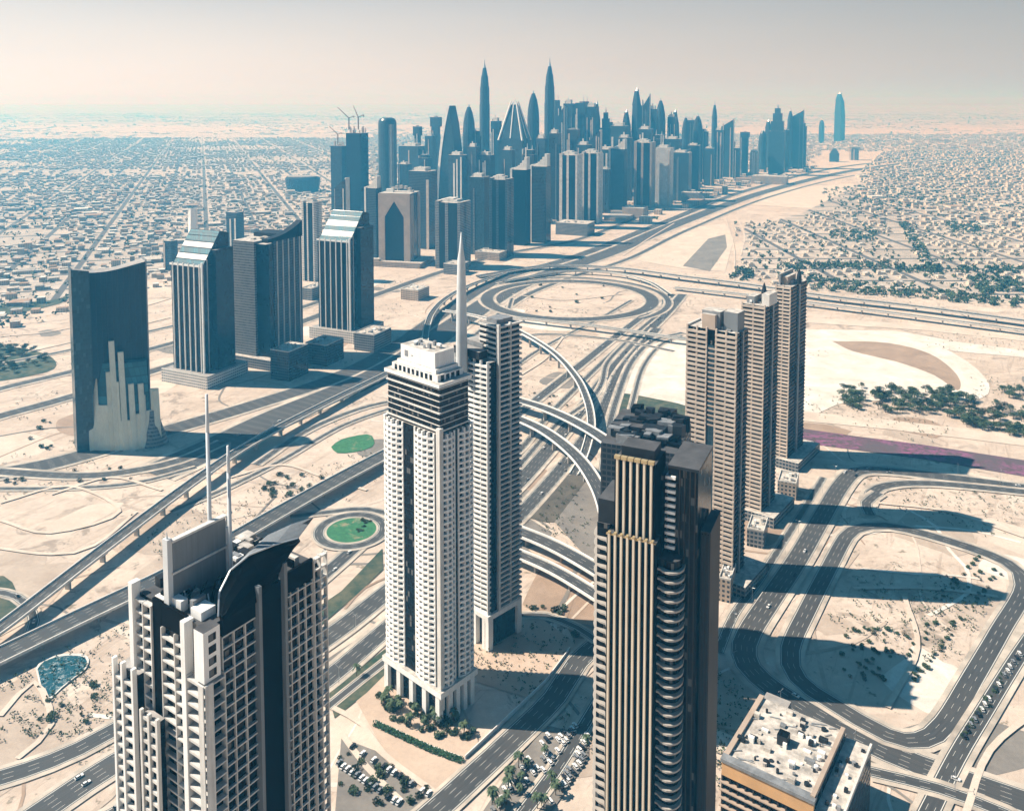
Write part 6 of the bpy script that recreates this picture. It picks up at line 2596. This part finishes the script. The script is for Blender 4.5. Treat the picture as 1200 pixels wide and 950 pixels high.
tree_mass('suburb_trees', ts, 'dark trees among the houses of the left plain', 5.2, 9, 9)
for y in np.arange(8200, 24000, 150.0):
    for x in np.arange(.16 * y, .72 * y, 95):
        x += rng.uniform(-30, 30)
        yy = y + rng.uniform(-50, 50)
        nz = math.sin(x * .0016 + yy * .0011) + math.sin(yy * .0019 - x * .0007)
        q = rng.random()
        if nz > -.4 and q < .3:
            hs3.append((x, yy))
        elif nz > -.3 and q < .325:
            ts3.append((x, yy))
mass('far_suburb', hs3, 'far suburbs fading into the haze below the horizon', 'house_wall', 20, 60, 3, 7, R(-18), 28)
tree_mass('far_trees', ts3, 'far dark vegetation fading into the haze below the horizon', 18.0, 29, 8)
# mixed blocks behind the highway towers and far plain on the right
hs2, ts2 = [], []
for y in np.arange(2300, 9000, 55.0):
    for x in np.arange(-.16 * y, .75 * y, 50):
        x += rng.uniform(-14, 14)
        yy = y + rng.uniform(-14, 14)
        px, py = 600 + 1000 * x / yy, Y_HOR + 360000 / yy
        szr_px = 800 + (260 - py) * 3.0
        left = px < min(szr_px - 30, 960) and px > 380 and py < 262
        right = px > 960 and py < 178
        if not (left or right) or on_road(x, yy, 6):
            continue
        q = rng.random()
        if q < (.5 if left else .38):
            hs2.append((x, yy))
        elif q < .62:
            ts2.append((x, yy))
mass('low_city', hs2, 'low city blocks packed around the feet of the far towers', 'house_wall', 14, 36, 6, 18, R(-24), 18)
tree_mass('city_trees', ts2, 'dark trees among the far low city blocks', 8.0, 19, 8)


sp_ = []
sr = random.Random(71)
for i in range(26000):
    px, py = sr.uniform(-60, 1260), 300 + 680 * sr.random() ** 1.2
    p = at(px, py)
    n1 = math.sin(p.x * .021 + 1.3 * math.sin(p.y * .013)) + math.sin(p.y * .027 + 1.1 * math.sin(p.x * .017)) + .5 * math.sin(p.x * .09) * math.sin(p.y * .08)
    if n1 < .75 or on_road(p.x, p.y, -1):
        continue
    sp_.append((p.x, p.y))
tree_mass('desert_scrub', sp_, 'low scrub and rubble scattered over the sand between the roads', 1.1, 72, 6)


def lamp_mesh():
    b = MB()
    b.tube((0, 0, 0), (0, 0, 11), .16, .09, 6, 'steel')
    b.tube((0, 0, 10.8), (1.8, 0, 11.3), .08, .06, 5, 'steel')
    b.tube((0, 0, 10.8), (-1.8, 0, 11.3), .08, .06, 5, 'steel')
    b.box(1.5, 2.4, -.18, .18, 11.25, 11.42, 'plant_grey')
    b.box(-2.4, -1.5, -.18, .18, 11.25, 11.42, 'plant_grey')
    return b.mesh('street_lamp')


lm = lamp_mesh()
for key, gap, where in (('r_main', 34, 'beside the looping road at right'), ('h2', 42, 'along the middle highway'), ('h3', 42, 'along the lowest highway'), ('szr', 60, 'along the main highway')):
    path, w, zr = ROADS[key]
    sd = sides(path)
    acc = 0
    for i in range(1, len(path) - 1):
        acc += (path[i] - path[i - 1]).length
        if acc > gap and 380 < path[i].y < 1700:
            acc = 0
            o = bpy.data.objects.new('street_lamp', lm)
            col.objects.link(o)
            p = path[i] + sd[i] * (w / 2 + 1.5)
            o.location = (p.x, p.y, 0)
            o.rotation_euler = (0, 0, math.atan2(sd[i].y, sd[i].x))
            tag(o, 'double armed grey street lamp ' + where, 'street lamp', 'street lamps ' + where)


# ------------------------------------------------------------------ cars
def car_mesh(paint):
    b = MB()
    b.prism([(-2.2, -.85), (2.1, -.9), (2.3, -.6), (2.3, .6), (2.1, .9), (-2.2, .85)], .35, .95, paint, bottom=True)
    bt = [(-1.9, -.8), (1.0, -.8), (1.0, .8), (-1.9, .8)]
    tp = [(-1.5, -.66), (.35, -.66), (.35, .66), (-1.5, .66)]
    for i in range(4):
        j = (i + 1) % 4
        b.face([(*bt[i], .95), (*bt[j], .95), (*tp[j], 1.45), (*tp[i], 1.45)], 'glass_black')
    b.face([(*p, 1.46) for p in tp], paint)
    for x in (-1.4, 1.4):
        for y in (-.88, .88):
            b.tube((x, y - .1, .33), (x, y + .1, .33), .33, .33, 10, 'tyre')
    return b.mesh('car')


CARS = [(car_mesh('car_white'), 'white'), (car_mesh('car_dark'), 'dark'), (car_mesh('car_silver'), 'silver')]


def put_car(x, y, z, rz, where, group, cr=random):
    me, cname = cr.choice((CARS[0], CARS[0], CARS[1], CARS[2]))
    o = bpy.data.objects.new('car', me)
    col.objects.link(o)
    o.location = (x, y, z)
    o.rotation_euler = (0, 0, rz)
    tag(o, cname + ' car ' + where, 'car', cname + ' ' + group)


cr = random.Random(99)
for key, n, _z in (('szr', 70, .9), ('h2', 34, .9), ('h1', 24, .9), ('h3', 28, .9), ('local', 8, .9), ('r_main', 14, .9), ('szr_west', 14, .9)):
    path, w, zr = ROADS[key]
    sd = sides(path)
    for k in range(n):
        i = cr.randrange(2, len(path) - 2)
        off = (cr.randrange(int(w // 3.6)) + .5) * 3.6 - w / 2 + (w % 3.6) / 2
        p = path[i] + sd[i] * off
        d = path[i + 1] - path[i]
        if p.y > 2200:
            continue
        put_car(p.x, p.y, zr + .02, math.atan2(d.y, d.x), {'szr': 'driving on the main highway', 'szr_west': 'driving on the road beside the main highway', 'h1': 'driving on the highway by the roundabout',
                'h2': 'driving on the middle highway below the roundabout', 'h3': 'driving on the lowest highway left of the white tower', 'local': 'on the parking access road', 'r_main': 'on the looping road at right'}[key], {'szr': 'cars driving on the main highway', 'szr_west': 'cars driving beside the main highway', 'h1': 'cars on the highway by the roundabout', 'h2': 'cars on the middle highway', 'h3': 'cars on the lowest highway', 'local': 'cars on the parking access road', 'r_main': 'cars on the looping road'}[key], cr)
for (p0, p1, n, rot, where, grp) in (((612, 895), (690, 838), 0, 0, '', ''),
                                     ((655, 925), (690, 862), 14, 60, 'parked in the right row of the lot beside the gold tower', 'cars parked in the right row'),
                                     ((632, 912), (676, 850), 14, 60, 'parked in the middle row of the lot beside the gold tower', 'cars parked in the middle row'),
                                     ((590, 930), (645, 862), 14, 60, 'parked in the left row of the lot beside the gold tower', 'cars parked in the left row'),
                                     ((575, 955), (615, 905), 8, 60, 'parked near the palms at the bottom edge', 'cars parked near the palms'),
                                     ((640, 950), (690, 880), 14, 60, 'parked in the rightmost row against the gold tower', 'cars parked in the rightmost row'),
                                     ((612, 925), (662, 858), 14, 60, 'parked in the inner left row of the lot beside the gold tower', 'cars parked in the inner left row'),
                                     ((1128, 868), (1196, 765), 18, 35, 'parked along the road at the right edge', 'cars parked along the right edge'),
                                     ((395, 895), (470, 945), 14, 100, 'parked on the lower row of the sandy lot', 'cars parked on the lower sandy row'),
                                     ((405, 872), (505, 935), 16, 100, 'parked on the sandy lot below the hedge', 'cars parked on the sandy lot')):
    A, B = at(*p0), at(*p1)
    d = (B - A).normalized()
    for k in range(n):
        if cr.random() < .2:
            continue
        p = A.lerp(B, (k + .5) / n)
        put_car(p.x + cr.uniform(-.4, .4), p.y + cr.uniform(-.4, .4), LIFT[0], math.atan2(d.y, d.x) + R(rot), where, grp, cr)


# ------------------------------------------------------------------ pieces that belong to a part become its sub-parts
BELONGS = {'canopy_strut': 'canopy', 'screen_post': 'screen_wall', 'column': 'podium_roof', 'pier_cap': 'deck', 'parapet': 'deck', 'recess_jamb': 'recess',
           'upper_fins': 'upper_bay', 'turret_fins': 'right_turret', 'turret_balconies': 'right_turret', 'counter_jib': 'jib', 'penthouse': 'crown',
           'white_edge': 'shaft', 'roof_unit': 'roof_parapet', 'roof_tank': 'roof_parapet', 'crown_rib': 'shaft', 'sunlit_strip': 'shaft', 'column_stub': 'shaft',
           'cream_fin': 'cream_screen', 'bay_balconies': 'projecting_bay', 'wing_balconies': 'left_wing', 'side_fins': 'side_block', 'foot_glazing': 'cream_screen'}
for root in [o for o in col.objects if o.parent is None and o.type == 'EMPTY']:
    kids = list(root.children)
    by = {}
    for ch in kids:
        by.setdefault(ch.name.split('.')[0], ch)
    for ch in kids:
        host = by.get(BELONGS.get(ch.name.split('.')[0], ''))
        if host and host is not ch:
            ch.parent = host
